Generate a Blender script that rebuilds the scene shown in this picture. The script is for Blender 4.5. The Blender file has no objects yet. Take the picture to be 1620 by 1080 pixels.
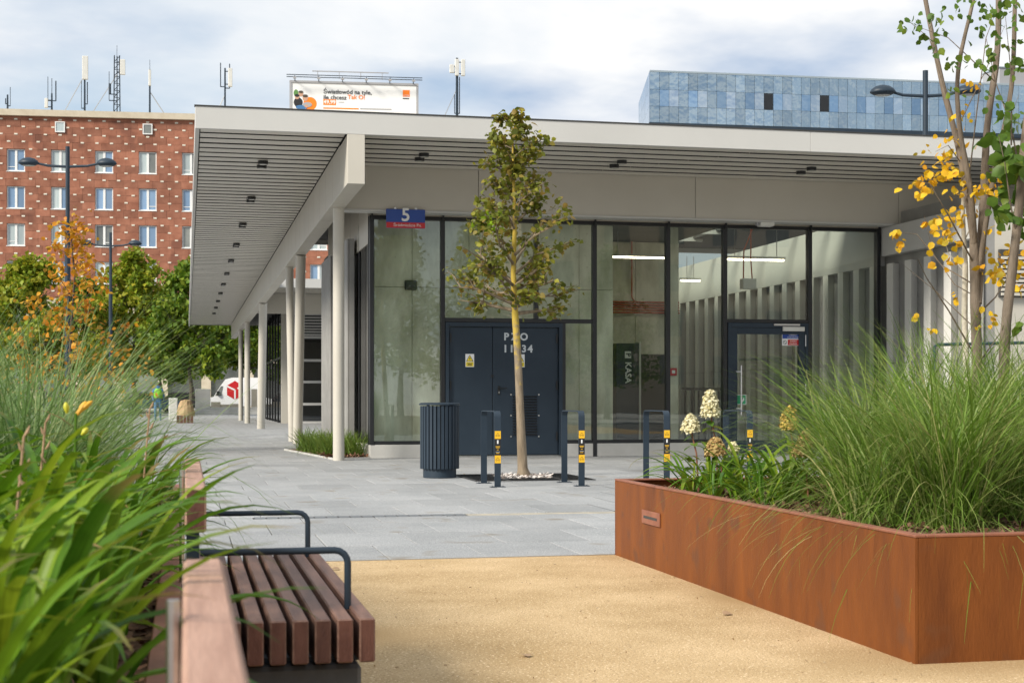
import bpy, bmesh, math, random
import numpy as np
from mathutils import Vector, Matrix
random.seed(7); rng = np.random.default_rng(7)
R = math.radians
SC = bpy.context.scene
COL = SC.collection

# ------------------------------------------------------------------ camera, sky, sun, exposure
TH = R(12.4)                      # the camera looks 12.4 degrees to the right of the pavilion's long axis
CT, ST = math.cos(TH), math.sin(TH)
FPX, HX, HY, CAMH = 2343.0, 810.0, 630.0, 1.0   # survey figures taken from the photograph
cam = bpy.data.cameras.new('camera'); camo = bpy.data.objects.new('camera', cam); COL.objects.link(camo)
camo.location = (0, 0, CAMH); camo.rotation_euler = (R(90), 0, -TH)
cam.lens = FPX / 1620 * 36; cam.sensor_width = 36; cam.shift_y = 90 / 1620
cam.clip_start = 0.05; cam.clip_end = 3000
cam.dof.use_dof = True; cam.dof.focus_distance = 14.0; cam.dof.aperture_fstop = 10.0
SC.camera = camo

SUN_EL, SUN_AZ = R(35), R(242)    # azimuth clockwise from +Y: behind the camera and to its left
W = bpy.data.worlds.new('World'); SC.world = W; W.use_nodes = True
nt = W.node_tree; nt.nodes.clear()
def N(t, tree=None, **kw):
    n = (tree or nt).nodes.new(t)
    for k, v in kw.items(): setattr(n, k, v)
    return n
def L(a, b, tree=None): (tree or nt).links.new(a, b)
sky = N('ShaderNodeTexSky'); sky.sky_type = 'NISHITA'; sky.sun_disc = False
sky.sun_elevation = SUN_EL; sky.sun_rotation = SUN_AZ; sky.dust_density = 1.5; sky.air_density = 1.0
tc = N('ShaderNodeTexCoord'); sep = N('ShaderNodeSeparateXYZ'); L(tc.outputs['Generated'], sep.inputs[0])
zc = N('ShaderNodeMath', operation='MAXIMUM'); L(sep.outputs[2], zc.inputs[0]); zc.inputs[1].default_value = 0.0
za = N('ShaderNodeMath', operation='ADD'); L(zc.outputs[0], za.inputs[0]); za.inputs[1].default_value = 0.16
dv = N('ShaderNodeVectorMath', operation='DIVIDE'); L(tc.outputs['Generated'], dv.inputs[0])
cmb = N('ShaderNodeCombineXYZ')
for i in range(3): L(za.outputs[0], cmb.inputs[i])
L(cmb.outputs[0], dv.inputs[1])
mp = N('ShaderNodeMapping'); L(dv.outputs[0], mp.inputs[0]); mp.inputs['Location'].default_value = (14.2, 11.0, 0); mp.inputs['Scale'].default_value = (1, 1, 0.0)
n1 = N('ShaderNodeTexNoise'); n1.inputs['Scale'].default_value = 0.95; n1.inputs['Detail'].default_value = 8; n1.inputs['Roughness'].default_value = 0.52; n1.inputs['Distortion'].default_value = 0.25
L(mp.outputs[0], n1.inputs['Vector'])
cov = N('ShaderNodeValToRGB'); cov.color_ramp.elements[0].position = 0.34; cov.color_ramp.elements[1].position = 0.56
L(n1.outputs[0], cov.inputs[0])
mp2 = N('ShaderNodeMapping'); L(dv.outputs[0], mp2.inputs[0]); mp2.inputs['Location'].default_value = (7.95, 3.0, 0); mp2.inputs['Scale'].default_value = (1, 1, 0.0)
n2 = N('ShaderNodeTexNoise'); n2.inputs['Scale'].default_value = 1.35; n2.inputs['Detail'].default_value = 6; n2.inputs['Roughness'].default_value = 0.5
L(mp2.outputs[0], n2.inputs['Vector'])
shade = N('ShaderNodeValToRGB')
e = shade.color_ramp.elements
e[0].position = 0.345; e[0].color = (4.3, 5.4, 7.1, 1); e[1].position = 0.50; e[1].color = (9.4, 9.45, 9.5, 1)
L(n2.outputs[0], shade.inputs[0])
hz = N('ShaderNodeMix', data_type='RGBA'); hz.inputs['Factor'].default_value = 0.55
L(sky.outputs[0], hz.inputs[6]); hz.inputs[7].default_value = (6.9, 8.5, 10.0, 1)   # thin high haze veils the blue
mx = N('ShaderNodeMix', data_type='RGBA'); L(cov.outputs[0], mx.inputs['Factor']); L(hz.outputs[2], mx.inputs[6]); L(shade.outputs[0], mx.inputs[7])
bg = N('ShaderNodeBackground'); bg.inputs[1].default_value = 0.075; L(mx.outputs[2], bg.inputs[0])
wo = N('ShaderNodeOutputWorld'); L(bg.outputs[0], wo.inputs[0])

sl = bpy.data.lights.new('sun', 'SUN'); sl.energy = 3.6; sl.angle = R(14); sl.color = (1.0, 0.93, 0.82)
so = bpy.data.objects.new('sun', sl); COL.objects.link(so)
sd = Vector((math.sin(SUN_AZ) * math.cos(SUN_EL), math.cos(SUN_AZ) * math.cos(SUN_EL), math.sin(SUN_EL)))
so.rotation_euler = (-sd).to_track_quat('-Z', 'Y').to_euler(); so.location = sd * 60
vs = SC.view_settings
vs.view_transform = 'Standard'; vs.look = 'None'; vs.gamma = 1; vs.use_curve_mapping = False; vs.exposure = 0.52
SC.cycles.use_denoising = True; SC.cycles.max_bounces = 8; SC.cycles.transparent_max_bounces = 16
SC.cycles.caustics_reflective = False; SC.cycles.caustics_refractive = False; SC.cycles.sample_clamp_indirect = 6

# ------------------------------------------------------------------ helpers: survey
def PT(px, t, py=None, z=None):
    """world point on the photograph's column px at view depth t"""
    a = (px - HX) / FPX
    zz = z if z is not None else CAMH + (HY - py) / FPX * t
    return Vector(((a * CT + ST) * t, (-a * ST + CT) * t, zz))
def PG(px, py):                   # on the ground
    return PT(px, FPX * CAMH / (py - HY), z=0)
def PX(px, Y):                    # X where column px meets the plane Y
    a = (px - HX) / FPX; t = Y / (CT - a * ST); return (a * CT + ST) * t
def PZ(px, py, Y):
    a = (px - HX) / FPX; t = Y / (CT - a * ST); return CAMH + (HY - py) / FPX * t
def proj(p):
    xc = p[0] * CT - p[1] * ST; t = p[0] * ST + p[1] * CT
    return HX + FPX * xc / t, HY - FPX * (p[2] - CAMH) / t, t

# ------------------------------------------------------------------ helpers: objects
ORG = {}
def props(o, label=None, cat=None, group=None, kind=None):
    if label: o['label'] = label
    if cat: o['category'] = cat
    if group: o['group'] = group
    if kind: o['kind'] = kind
    return o
def thing(name, label, cat, loc, group=None, rz=0):
    o = bpy.data.objects.new(name, None); COL.objects.link(o); o.location = loc; o.rotation_euler.z = rz
    o.empty_display_size = 0.2
    ORG[o.name] = Vector(loc); return props(o, label, cat, group)
def place(o, me_base, parent):
    ORG[o.name] = me_base
    if parent is not None:
        o.parent = parent; o.location = me_base - ORG[parent.name]
    else: o.location = me_base
def link_mesh(name, me, parent=None, base=None, mat=None, kind=None):
    """me holds world coordinates: move its origin to its base centre"""
    n = len(me.vertices); co = np.empty(n * 3, np.float32); me.vertices.foreach_get('co', co); co = co.reshape(-1, 3)
    if base is None:
        lo, hi = co.min(0), co.max(0); base = Vector(((lo[0] + hi[0]) / 2, (lo[1] + hi[1]) / 2, lo[2]))
    co -= np.array(base, np.float32); me.vertices.foreach_set('co', co.ravel()); me.update()
    if mat is not None:
        me.materials.clear()
        for m in (mat if isinstance(mat, (list, tuple)) else [mat]): me.materials.append(m)
    o = bpy.data.objects.new(name, me); COL.objects.link(o); place(o, Vector(base), parent)
    if kind: o['kind'] = kind
    return o
def inst(src, loc, parent, name=None, rot=None, scale=None):
    """another object that shares the mesh of src, its origin at world loc"""
    o = bpy.data.objects.new(name or src.name.split('.')[0], src.data); COL.objects.link(o); place(o, Vector(loc), parent)
    if rot is not None: o.rotation_euler = rot
    if scale is not None: o.scale = scale if hasattr(scale, '__len__') else (scale,) * 3
    return o
class MB:
    def __init__(s, M=None): s.v = []; s.f = []; s.m = []; s.M = M
    def add(s, vs, fs, mi=0):
        b = len(s.v)
        if s.M is not None: vs = [s.M @ Vector(p) for p in vs]
        s.v += [tuple(p) for p in vs]; s.f += [tuple(i + b for i in f) for f in fs]; s.m += [mi] * len(fs); return s
    def box(s, x0, x1, y0, y1, z0, z1, mi=0, b=0.0):
        if x1 < x0: x0, x1 = x1, x0
        if b <= 0:
            vs = [(x, y, z) for z in (z0, z1) for y in (y0, y1) for x in (x0, x1)]
            return s.add(vs, [(0, 2, 3, 1), (4, 5, 7, 6), (0, 1, 5, 4), (2, 6, 7, 3), (0, 4, 6, 2), (1, 3, 7, 5)], mi)
        # chamfered box: three inset rectangles per axis
        P = {}
        vs = []
        for ix, x in enumerate((x0, x1)):
            for iy, y in enumerate((y0, y1)):
                for iz, z in enumerate((z0, z1)):
                    sx, sy, sz = (b, -b)[ix], (b, -b)[iy], (b, -b)[iz]
                    for ax, p in enumerate(((x, y + sy, z + sz), (x + sx, y, z + sz), (x + sx, y + sy, z))):
                        P[ix, iy, iz, ax] = len(vs); vs.append(p)
        fs = []
        for i in (0, 1):
            q = [P[i, 0, 0, 0], P[i, 1, 0, 0], P[i, 1, 1, 0], P[i, 0, 1, 0]]; fs.append(q if i else q[::-1])
            q = [P[0, i, 0, 1], P[0, i, 1, 1], P[1, i, 1, 1], P[1, i, 0, 1]]; fs.append(q if i else q[::-1])
            q = [P[0, 0, i, 2], P[1, 0, i, 2], P[1, 1, i, 2], P[0, 1, i, 2]]; fs.append(q if i else q[::-1])
        for i in (0, 1):
            for j in (0, 1):
                fs.append([P[i, j, 0, 0], P[i, j, 1, 0], P[i, j, 1, 1], P[i, j, 0, 1]][::(1 if i == j else -1)])
                fs.append([P[i, 0, j, 0], P[i, 1, j, 0], P[i, 1, j, 2], P[i, 0, j, 2]][::(-1 if i == j else 1)])
                fs.append([P[0, i, j, 1], P[1, i, j, 1], P[1, i, j, 2], P[0, i, j, 2]][::(1 if i == j else -1)])
                for k in (0, 1): fs.append([P[i, j, k, 0], P[i, j, k, 1], P[i, j, k, 2]][::(1 if (i + j + k) % 2 else -1)])
        return s.add(vs, fs, mi)
    def quad(s, a, b, c, d, mi=0): return s.add([a, b, c, d], [(0, 1, 2, 3)], mi)
    def tube(s, pts, rad, n=8, mi=0, caps=True):
        pts = [Vector(p) for p in pts]
        if not hasattr(rad, '__len__'): rad = [rad] * len(pts)
        vs, fs = [], []
        prev = None
        for i, p in enumerate(pts):
            d = (pts[min(i + 1, len(pts) - 1)] - pts[max(i - 1, 0)]).normalized()
            if prev is None:
                u = d.cross(Vector((0, 0, 1)))
                if u.length < 1e-3: u = Vector((1, 0, 0))
                u.normalize()
            else:
                u = (prev - d * prev.dot(d))
                if u.length < 1e-5: u = d.orthogonal()
                u.normalize()
            w = d.cross(u); prev = u
            for k in range(n):
                an = 2 * math.pi * k / n
                vs.append(p + (u * math.cos(an) + w * math.sin(an)) * rad[i])
        for i in range(len(pts) - 1):
            for k in range(n):
                a, b = i * n + k, i * n + (k + 1) % n
                fs.append((a, b, b + n, a + n))
        if caps:
            fs.append(tuple(range(n))[::-1]); fs.append(tuple(range((len(pts) - 1) * n, len(pts) * n)))
        return s.add(vs, fs, mi)
    def lathe(s, prof, c, n=24, mi=0, caps=True, sx=1, sy=1):
        vs, fs = [], []
        for r, z in prof:
            for k in range(n):
                an = 2 * math.pi * k / n; vs.append((c[0] + r * sx * math.cos(an), c[1] + r * sy * math.sin(an), c[2] + z))
        for i in range(len(prof) - 1):
            for k in range(n):
                a, b = i * n + k, i * n + (k + 1) % n
                fs.append((a, b, b + n, a + n))
        if caps: fs.append(tuple(range(n))[::-1]); fs.append(tuple(range((len(prof) - 1) * n, len(prof) * n)))
        return s.add(vs, fs, mi)
    def prism(s, poly, z0, z1, mi=0):
        n = len(poly)
        return s.add([(x, y, z0) for x, y in poly] + [(x, y, z1) for x, y in poly],
                     [tuple(range(n))[::-1], tuple(range(n, 2 * n))] + [(i, (i + 1) % n, n + (i + 1) % n, n + i) for i in range(n)], mi)
    def build(s, name, mat, parent=None, smooth=False, kind=None, base=None, fixn=False):
        me = bpy.data.meshes.new(name); me.from_pydata(s.v, [], s.f)
        me.polygons.foreach_set('material_index', s.m)
        if fixn:
            bm = bmesh.new(); bm.from_mesh(me); bmesh.ops.recalc_face_normals(bm, faces=bm.faces); bm.to_mesh(me); bm.free()
        if smooth:
            me.polygons.foreach_set('use_smooth', [True] * len(me.polygons))
            try: me.set_sharp_from_angle(angle=R(40))
            except Exception: pass
        return link_mesh(name, me, parent, base, mat, kind)
def np_mesh(name, V, F, mat, parent=None, kind=None, base=None, smooth=False):
    me = bpy.data.meshes.new(name); V = np.asarray(V, np.float32); F = np.asarray(F, np.int32)
    k = F.shape[1]
    me.vertices.add(len(V)); me.vertices.foreach_set('co', V.ravel())
    me.loops.add(F.size); me.loops.foreach_set('vertex_index', F.ravel())
    me.polygons.add(len(F)); me.polygons.foreach_set('loop_start', np.arange(0, F.size, k, dtype=np.int32))
    me.polygons.foreach_set('loop_total', np.full(len(F), k, np.int32))
    if smooth: me.polygons.foreach_set('use_smooth', np.ones(len(F), bool))
    me.update(calc_edges=True)
    return link_mesh(name, me, parent, base, mat, kind)
def text_obj(name, s, size, M, mat, parent, bold=0.0, align='CENTER', sx=1.0, thick=0.0008, spacing=1.0):
    cu = bpy.data.curves.new('t', 'FONT'); cu.body = s; cu.size = size; cu.align_x = align; cu.align_y = 'CENTER'
    cu.offset = bold; cu.resolution_u = 3; cu.extrude = thick; cu.space_character = spacing
    to = bpy.data.objects.new('t', cu); COL.objects.link(to)
    me = bpy.data.meshes.new_from_object(to.evaluated_get(bpy.context.evaluated_depsgraph_get()))
    bpy.data.objects.remove(to); bpy.data.curves.remove(cu)
    me.transform(M @ Matrix.Diagonal((sx, 1, 1, 1)))
    return link_mesh(name, me, parent, None, mat)
def facing(loc, right=(1, 0, 0), up=(0, 0, 1)):
    r = Vector(right).normalized(); u = Vector(up).normalized(); n = r.cross(u)
    return Matrix(((r.x, u.x, n.x, loc[0]), (r.y, u.y, n.y, loc[1]), (r.z, u.z, n.z, loc[2]), (0, 0, 0, 1)))

# ------------------------------------------------------------------ materials
def mat(name, c1, c2=None, scale=5.0, rough=0.6, bump=0.0, bscale=None, metal=0.0, stretch=(1, 1, 1), rnd=0.0, detail=5, spec=0.5,
        speck=None, lo=0.3, hi=0.7, rot=(0, 0, 0), rvar=0.0, bdist=0.01, obj=False):
    """two-colour noise in space, optional per-object brightness change (rnd), speckles and relief"""
    m = bpy.data.materials.new(name); m.use_nodes = True; t = m.node_tree
    p = t.nodes['Principled BSDF']; p.inputs['Roughness'].default_value = rough; p.inputs['Metallic'].default_value = metal
    p.inputs['Specular IOR Level'].default_value = spec
    g = N('ShaderNodeNewGeometry', t); mpn = N('ShaderNodeMapping', t); mpn.inputs['Scale'].default_value = stretch; mpn.inputs['Rotation'].default_value = rot
    if obj:
        tcn = N('ShaderNodeTexCoord', t); L(tcn.outputs['Object'], mpn.inputs[0], t)
    else: L(g.outputs['Position'], mpn.inputs[0], t)
    nz = N('ShaderNodeTexNoise', t); nz.inputs['Scale'].default_value = scale; nz.inputs['Detail'].default_value = detail; nz.inputs['Roughness'].default_value = 0.6
    L(mpn.outputs[0], nz.inputs['Vector'], t)
    rp = N('ShaderNodeValToRGB', t); rp.color_ramp.elements[0].position = lo; rp.color_ramp.elements[1].position = hi
    rp.color_ramp.elements[0].color = (*c1, 1); rp.color_ramp.elements[1].color = (*(c2 or c1), 1)
    L(nz.outputs[0], rp.inputs[0], t); out = rp.outputs[0]
    if speck:
        for (sc, cc, th) in speck:
            ns = N('ShaderNodeTexNoise', t); ns.inputs['Scale'].default_value = sc; ns.inputs['Detail'].default_value = 2
            L(g.outputs['Position'], ns.inputs['Vector'], t)
            r2 = N('ShaderNodeValToRGB', t); r2.color_ramp.elements[0].position = th; r2.color_ramp.elements[1].position = th + 0.08
            L(ns.outputs[0], r2.inputs[0], t)
            m2 = N('ShaderNodeMix', t, data_type='RGBA'); L(r2.outputs[0], m2.inputs['Factor'], t); L(out, m2.inputs[6], t); m2.inputs[7].default_value = (*cc, 1)
            out = m2.outputs[2]
    if rnd > 0:
        oi = N('ShaderNodeObjectInfo', t); mr = N('ShaderNodeMapRange', t); L(oi.outputs['Random'], mr.inputs[0], t)
        mr.inputs[3].default_value = 1 - rnd; mr.inputs[4].default_value = 1 + rnd
        hs = N('ShaderNodeHueSaturation', t); L(out, hs.inputs['Color'], t); L(mr.outputs[0], hs.inputs['Value'], t); out = hs.outputs[0]
    L(out, p.inputs['Base Color'], t)
    if rvar:
        mr = N('ShaderNodeMapRange', t); L(nz.outputs[0], mr.inputs[0], t); mr.inputs[3].default_value = rough - rvar; mr.inputs[4].default_value = rough + rvar
        L(mr.outputs[0], p.inputs['Roughness'], t)
    if bump:
        nb = N('ShaderNodeTexNoise', t); nb.inputs['Scale'].default_value = bscale or scale * 4; nb.inputs['Detail'].default_value = 4
        L(mpn.outputs[0], nb.inputs['Vector'], t)
        bp = N('ShaderNodeBump', t); bp.inputs['Strength'].default_value = bump; bp.inputs['Distance'].default_value = bdist
        L(nb.outputs[0], bp.inputs['Height'], t); L(bp.outputs[0], p.inputs['Normal'], t)
    return m
def leafmat(name, cols, trans=0.35, rough=0.5, obj=False, spec=0.3):
    """colour picked per leaf (mesh island, or object) from a ramp; some light passes through"""
    m = bpy.data.materials.new(name); m.use_nodes = True; t = m.node_tree
    p = t.nodes['Principled BSDF']; p.inputs['Roughness'].default_value = rough; p.inputs['Specular IOR Level'].default_value = spec
    if obj: src = N('ShaderNodeObjectInfo', t).outputs['Random']
    else: src = N('ShaderNodeNewGeometry', t).outputs['Random Per Island']
    rp = N('ShaderNodeValToRGB', t); rp.color_ramp.interpolation = 'LINEAR'
    els = rp.color_ramp.elements
    while len(els) < len(cols): els.new(0.5)
    for i, c in enumerate(cols): els[i].position = i / max(1, len(cols) - 1); els[i].color = (*c, 1)
    L(src, rp.inputs[0], t)
    g = N('ShaderNodeNewGeometry', t); nz = N('ShaderNodeTexNoise', t); nz.inputs['Scale'].default_value = 30; L(g.outputs['Position'], nz.inputs['Vector'], t)
    mr = N('ShaderNodeMapRange', t); L(nz.outputs[0], mr.inputs[0], t); mr.inputs[3].default_value = 0.7; mr.inputs[4].default_value = 1.3
    hs = N('ShaderNodeHueSaturation', t); L(rp.outputs[0], hs.inputs['Color'], t); L(mr.outputs[0], hs.inputs['Value'], t)
    L(hs.outputs[0], p.inputs['Base Color'], t)
    tr = N('ShaderNodeBsdfTranslucent', t); L(hs.outputs[0], tr.inputs[0], t)
    ms = N('ShaderNodeMixShader', t); ms.inputs[0].default_value = trans; L(p.outputs[0], ms.inputs[1], t); L(tr.outputs[0], ms.inputs[2], t)
    L(ms.outputs[0], t.nodes['Material Output'].inputs[0], t); return m
def glass(name, tint, ior=1.8, rough=0.0, wav=0.0):
    m = bpy.data.materials.new(name); m.use_nodes = True; t = m.node_tree; t.nodes.remove(t.nodes['Principled BSDF'])
    tr = N('ShaderNodeBsdfTransparent', t); tr.inputs[0].default_value = (*tint, 1)
    gl = N('ShaderNodeBsdfGlossy', t); gl.inputs['Roughness'].default_value = rough
    # Schlick reflectance, the same from both sides of the sheet
    g0 = N('ShaderNodeNewGeometry', t); dt = N('ShaderNodeVectorMath', t, operation='DOT_PRODUCT'); L(g0.outputs['Normal'], dt.inputs[0], t); L(g0.outputs['Incoming'], dt.inputs[1], t)
    ab = N('ShaderNodeMath', t, operation='ABSOLUTE'); L(dt.outputs['Value'], ab.inputs[0], t)
    om = N('ShaderNodeMath', t, operation='SUBTRACT'); om.inputs[0].default_value = 1.0; L(ab.outputs[0], om.inputs[1], t)
    pw = N('ShaderNodeMath', t, operation='POWER'); L(om.outputs[0], pw.inputs[0], t); pw.inputs[1].default_value = 5.0
    f0 = ((ior - 1) / (ior + 1)) ** 2
    fr = N('ShaderNodeMath', t, operation='MULTIPLY_ADD'); L(pw.outputs[0], fr.inputs[0], t); fr.inputs[1].default_value = 1 - f0; fr.inputs[2].default_value = f0
    if wav:
        nz = N('ShaderNodeTexNoise', t); nz.inputs['Scale'].default_value = 1.4; g = N('ShaderNodeNewGeometry', t); L(g.outputs['Position'], nz.inputs['Vector'], t)
        bp = N('ShaderNodeBump', t); bp.inputs['Strength'].default_value = wav; bp.inputs['Distance'].default_value = 0.02; L(nz.outputs[0], bp.inputs['Height'], t)
        L(bp.outputs[0], gl.inputs['Normal'], t)
    ms = N('ShaderNodeMixShader', t); L(fr.outputs[0], ms.inputs[0], t); L(tr.outputs[0], ms.inputs[1], t); L(gl.outputs[0], ms.inputs[2], t)
    L(ms.outputs[0], t.nodes['Material Output'].inputs[0], t); return m
def emit(name, c, s):
    m = bpy.data.materials.new(name); m.use_nodes = True; p = m.node_tree.nodes['Principled BSDF']
    p.inputs['Base Color'].default_value = (*c, 1); p.inputs['Emission Color'].default_value = (*c, 1); p.inputs['Emission Strength'].default_value = s; return m

M = {}
M['sand'] = mat('sand', (0.43, 0.30, 0.155), (0.60, 0.44, 0.255), 1.3, 0.95, 1.0, 110, lo=0.35, hi=0.65, spec=0.1, detail=8,
                speck=[(95, (0.26, 0.165, 0.08), 0.59), (75, (0.80, 0.64, 0.42), 0.60), (28, (0.20, 0.13, 0.07), 0.72), (0.45, (0.40, 0.275, 0.14), 0.56)], bdist=0.006)
M['granite'] = mat('granite', (0.255, 0.265, 0.27), (0.365, 0.37, 0.372), 1.1, 0.72, 0.25, 120, rnd=0.10, spec=0.35, detail=8,
                   speck=[(75, (0.12, 0.125, 0.13), 0.59), (95, (0.58, 0.58, 0.57), 0.59), (2.2, (0.25, 0.235, 0.21), 0.62), (16, (0.19, 0.18, 0.165), 0.71)], bdist=0.003)
M['joint'] = mat('joint', (0.08, 0.075, 0.07), (0.20, 0.18, 0.145), 3, 0.95)
M['asphalt'] = mat('asphalt', (0.05, 0.05, 0.052), (0.08, 0.08, 0.08), 2, 0.9, 0.3, 90)
M['ground'] = mat('ground', (0.13, 0.125, 0.115), (0.20, 0.19, 0.17), 0.4, 0.95)
M['alu'] = mat('alu', (0.50, 0.47, 0.405), (0.545, 0.515, 0.45), 0.7, 0.42, spec=0.5, rnd=0.02, rvar=0.08)
M['fascia'] = mat('fascia', (0.515, 0.51, 0.487), (0.555, 0.55, 0.525), 0.6, 0.4, rnd=0.015, rvar=0.06)
M['slat'] = mat('slat', (0.56, 0.53, 0.465), (0.60, 0.57, 0.505), 0.5, 0.34, rnd=0.03, rvar=0.06)
M['screen'] = mat('screen', (0.25, 0.245, 0.23), (0.31, 0.305, 0.29), 3, 0.4)
M['rib'] = mat('rib', (0.66, 0.65, 0.61), (0.71, 0.70, 0.66), 1, 0.45)
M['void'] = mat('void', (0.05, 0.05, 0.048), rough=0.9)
M['anthracite'] = mat('anthracite', (0.018, 0.031, 0.047), (0.025, 0.040, 0.058), 2.5, 0.5, rvar=0.08, spec=0.35)
M['black'] = mat('black', (0.009, 0.010, 0.012), (0.014, 0.015, 0.017), 3, 0.4)
M['concrete'] = mat('concrete', (0.40, 0.39, 0.29), (0.76, 0.75, 0.63), 1.6, 0.85, 0.3, 14, stretch=(1.7, 1.7, 0.7), rnd=0.10, detail=12, lo=0.27, hi=0.66,
                    speck=[(28.0, (0.34, 0.32, 0.24), 0.70)])
M['plinth'] = mat('plinth', (0.42, 0.41, 0.38), (0.54, 0.53, 0.50), 1.5, 0.85, 0.15, 30)
M['glass'] = glass('glass', (0.96, 0.988, 0.955), 1.72, wav=0.03)
M['glass_dark'] = glass('glass_dark', (0.35, 0.40, 0.40), 2.2)
M['steel'] = mat('steel', (0.55, 0.55, 0.55), (0.62, 0.62, 0.62), 6, 0.3, metal=1.0)
M['white'] = mat('white', (0.74, 0.74, 0.72), (0.80, 0.80, 0.78), 3, 0.5)
M['offwhite'] = mat('offwhite', (0.62, 0.61, 0.56), (0.70, 0.69, 0.64), 3, 0.55)
M['corten'] = mat('corten', (0.085, 0.022, 0.004), (0.235, 0.071, 0.009), 2.6, 0.62, 0.25, 60, stretch=(1.6, 1.6, 0.35), detail=12, lo=0.22, hi=0.78, rvar=0.12, spec=0.35,
                  speck=[(5, (0.13, 0.045, 0.014), 0.62)])
M['corten_edge'] = mat('corten_edge', (0.20, 0.072, 0.04), (0.29, 0.115, 0.065), 9, 0.6, 0.1, 60)
M['wood'] = mat('wood', (0.105, 0.050, 0.036), (0.26, 0.145, 0.105), 5.0, 0.6, 0.3, 40, stretch=(9, 0.7, 9), rnd=0.22, detail=8, lo=0.28, hi=0.72, rvar=0.1)
M['wood_pale'] = mat('wood_pale', (0.30, 0.165, 0.115), (0.47, 0.29, 0.215), 5.0, 0.65, 0.25, 40, stretch=(9, 0.7, 9), rnd=0.08, detail=8, rvar=0.1)
M['wood_end'] = mat('wood_end', (0.075, 0.026, 0.017), (0.15, 0.06, 0.04), 9.0, 0.7, 0.3, 80, stretch=(3, 3, 1), rnd=0.3, detail=7)
M['mulch'] = mat('mulch', (0.075, 0.038, 0.022), (0.19, 0.10, 0.06), 25, 0.95, 0.6, 60)
M['chip'] = leafmat('chip', [(0.06, 0.03, 0.02), (0.16, 0.08, 0.045), (0.30, 0.18, 0.11), (0.11, 0.05, 0.03)], 0.0, 0.9)
M['bark'] = mat('bark', (0.15, 0.115, 0.07), (0.30, 0.235, 0.16), 6, 0.9, 0.6, 30, stretch=(3, 3, 0.8))
M['bark_lichen'] = mat('bark_lichen', (0.17, 0.13, 0.085), (0.29, 0.23, 0.16), 6, 0.9, 0.6, 30, stretch=(3, 3, 0.8))
def lichen(m):                    # yellow lichen grows on the upper trunk, in patches
    t = m.node_tree; p = t.nodes['Principled BSDF']; src = p.inputs['Base Color'].links[0].from_socket
    g = N('ShaderNodeNewGeometry', t); sp = N('ShaderNodeSeparateXYZ', t); L(g.outputs['Position'], sp.inputs[0], t)
    mr = N('ShaderNodeMapRange', t); L(sp.outputs[2], mr.inputs[0], t); mr.inputs[1].default_value = 0.9; mr.inputs[2].default_value = 2.1; mr.inputs[3].default_value = -0.25; mr.inputs[4].default_value = 0.3
    nz = N('ShaderNodeTexNoise', t); nz.inputs['Scale'].default_value = 14; L(g.outputs['Position'], nz.inputs['Vector'], t)
    ad = N('ShaderNodeMath', t, operation='ADD'); L(nz.outputs[0], ad.inputs[0], t); L(mr.outputs[0], ad.inputs[1], t)
    rp = N('ShaderNodeValToRGB', t); rp.color_ramp.elements[0].position = 0.5; rp.color_ramp.elements[1].position = 0.75; L(ad.outputs[0], rp.inputs[0], t)
    mx_ = N('ShaderNodeMix', t, data_type='RGBA'); L(rp.outputs[0], mx_.inputs['Factor'], t); L(src, mx_.inputs[6], t); mx_.inputs[7].default_value = (0.46, 0.33, 0.05, 1)
    L(mx_.outputs[2], p.inputs['Base Color'], t)
lichen(M['bark_lichen'])
M['bark_grey'] = mat('bark_grey', (0.10, 0.076, 0.056), (0.215, 0.17, 0.128), 7, 0.85, 0.5, 30, stretch=(3, 3, 0.7))
M['bark_pale'] = mat('bark_pale', (0.40, 0.36, 0.28), (0.62, 0.57, 0.47), 9, 0.85, 0.5, 30, stretch=(2, 2, 2))
M['bark_dark'] = mat('bark_dark', (0.05, 0.04, 0.03), (0.10, 0.08, 0.06), 5, 0.9)
M['yellow'] = mat('yellow', (0.83, 0.47, 0.02), rough=0.45)
M['signyellow'] = mat('signyellow', (0.85, 0.66, 0.03), rough=0.45)
M['print_white'] = mat('print_white', (0.80, 0.80, 0.79), rough=0.5)
M['print_black'] = mat('print_black', (0.015, 0.015, 0.016), rough=0.5)
M['print_grey'] = mat('print_grey', (0.35, 0.35, 0.36), rough=0.5)
M['paint_white'] = mat('paint_white', (0.52, 0.56, 0.58), (0.66, 0.69, 0.70), 30, 0.6)
M['blue'] = mat('blue', (0.012, 0.055, 0.30), (0.014, 0.065, 0.33), 2, 0.3)
M['red'] = mat('red', (0.55, 0.018, 0.022), rough=0.35)
M['green'] = mat('green', (0.01, 0.30, 0.13), rough=0.4)
M['orange'] = mat('orange', (0.95, 0.22, 0.01), rough=0.45)
M['skin'] = mat('skin', (0.52, 0.30, 0.20), rough=0.6)
M['led'] = emit('led', (1.0, 0.88, 0.68), 6.0)
M['lens'] = mat('lens', (0.45, 0.45, 0.42), rough=0.2)
M['rail'] = mat('rail', (0.02, 0.05, 0.05), rough=0.4)
M['stone_tan'] = mat('stone_tan', (0.50, 0.43, 0.32), (0.60, 0.53, 0.41), 1.5, 0.85)
M['slab'] = mat('slab', (0.22, 0.078, 0.043), (0.37, 0.155, 0.094), 1.1, 0.85, rnd=0.2, detail=10, speck=[(0.5, (0.20, 0.075, 0.045), 0.62)])
M['slab_joint'] = mat('slab_joint', (0.12, 0.045, 0.03), rough=0.95)
M['white_brick'] = mat('white_brick', (0.66, 0.61, 0.50), (0.74, 0.69, 0.58), 2, 0.8)
M['office_frame'] = mat('office_frame', (0.30, 0.36, 0.40), rough=0.4)
M['pebble'] = leafmat('pebble', [(0.45, 0.42, 0.40), (0.70, 0.66, 0.62), (0.60, 0.50, 0.45)], 0.0, 0.8)

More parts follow.
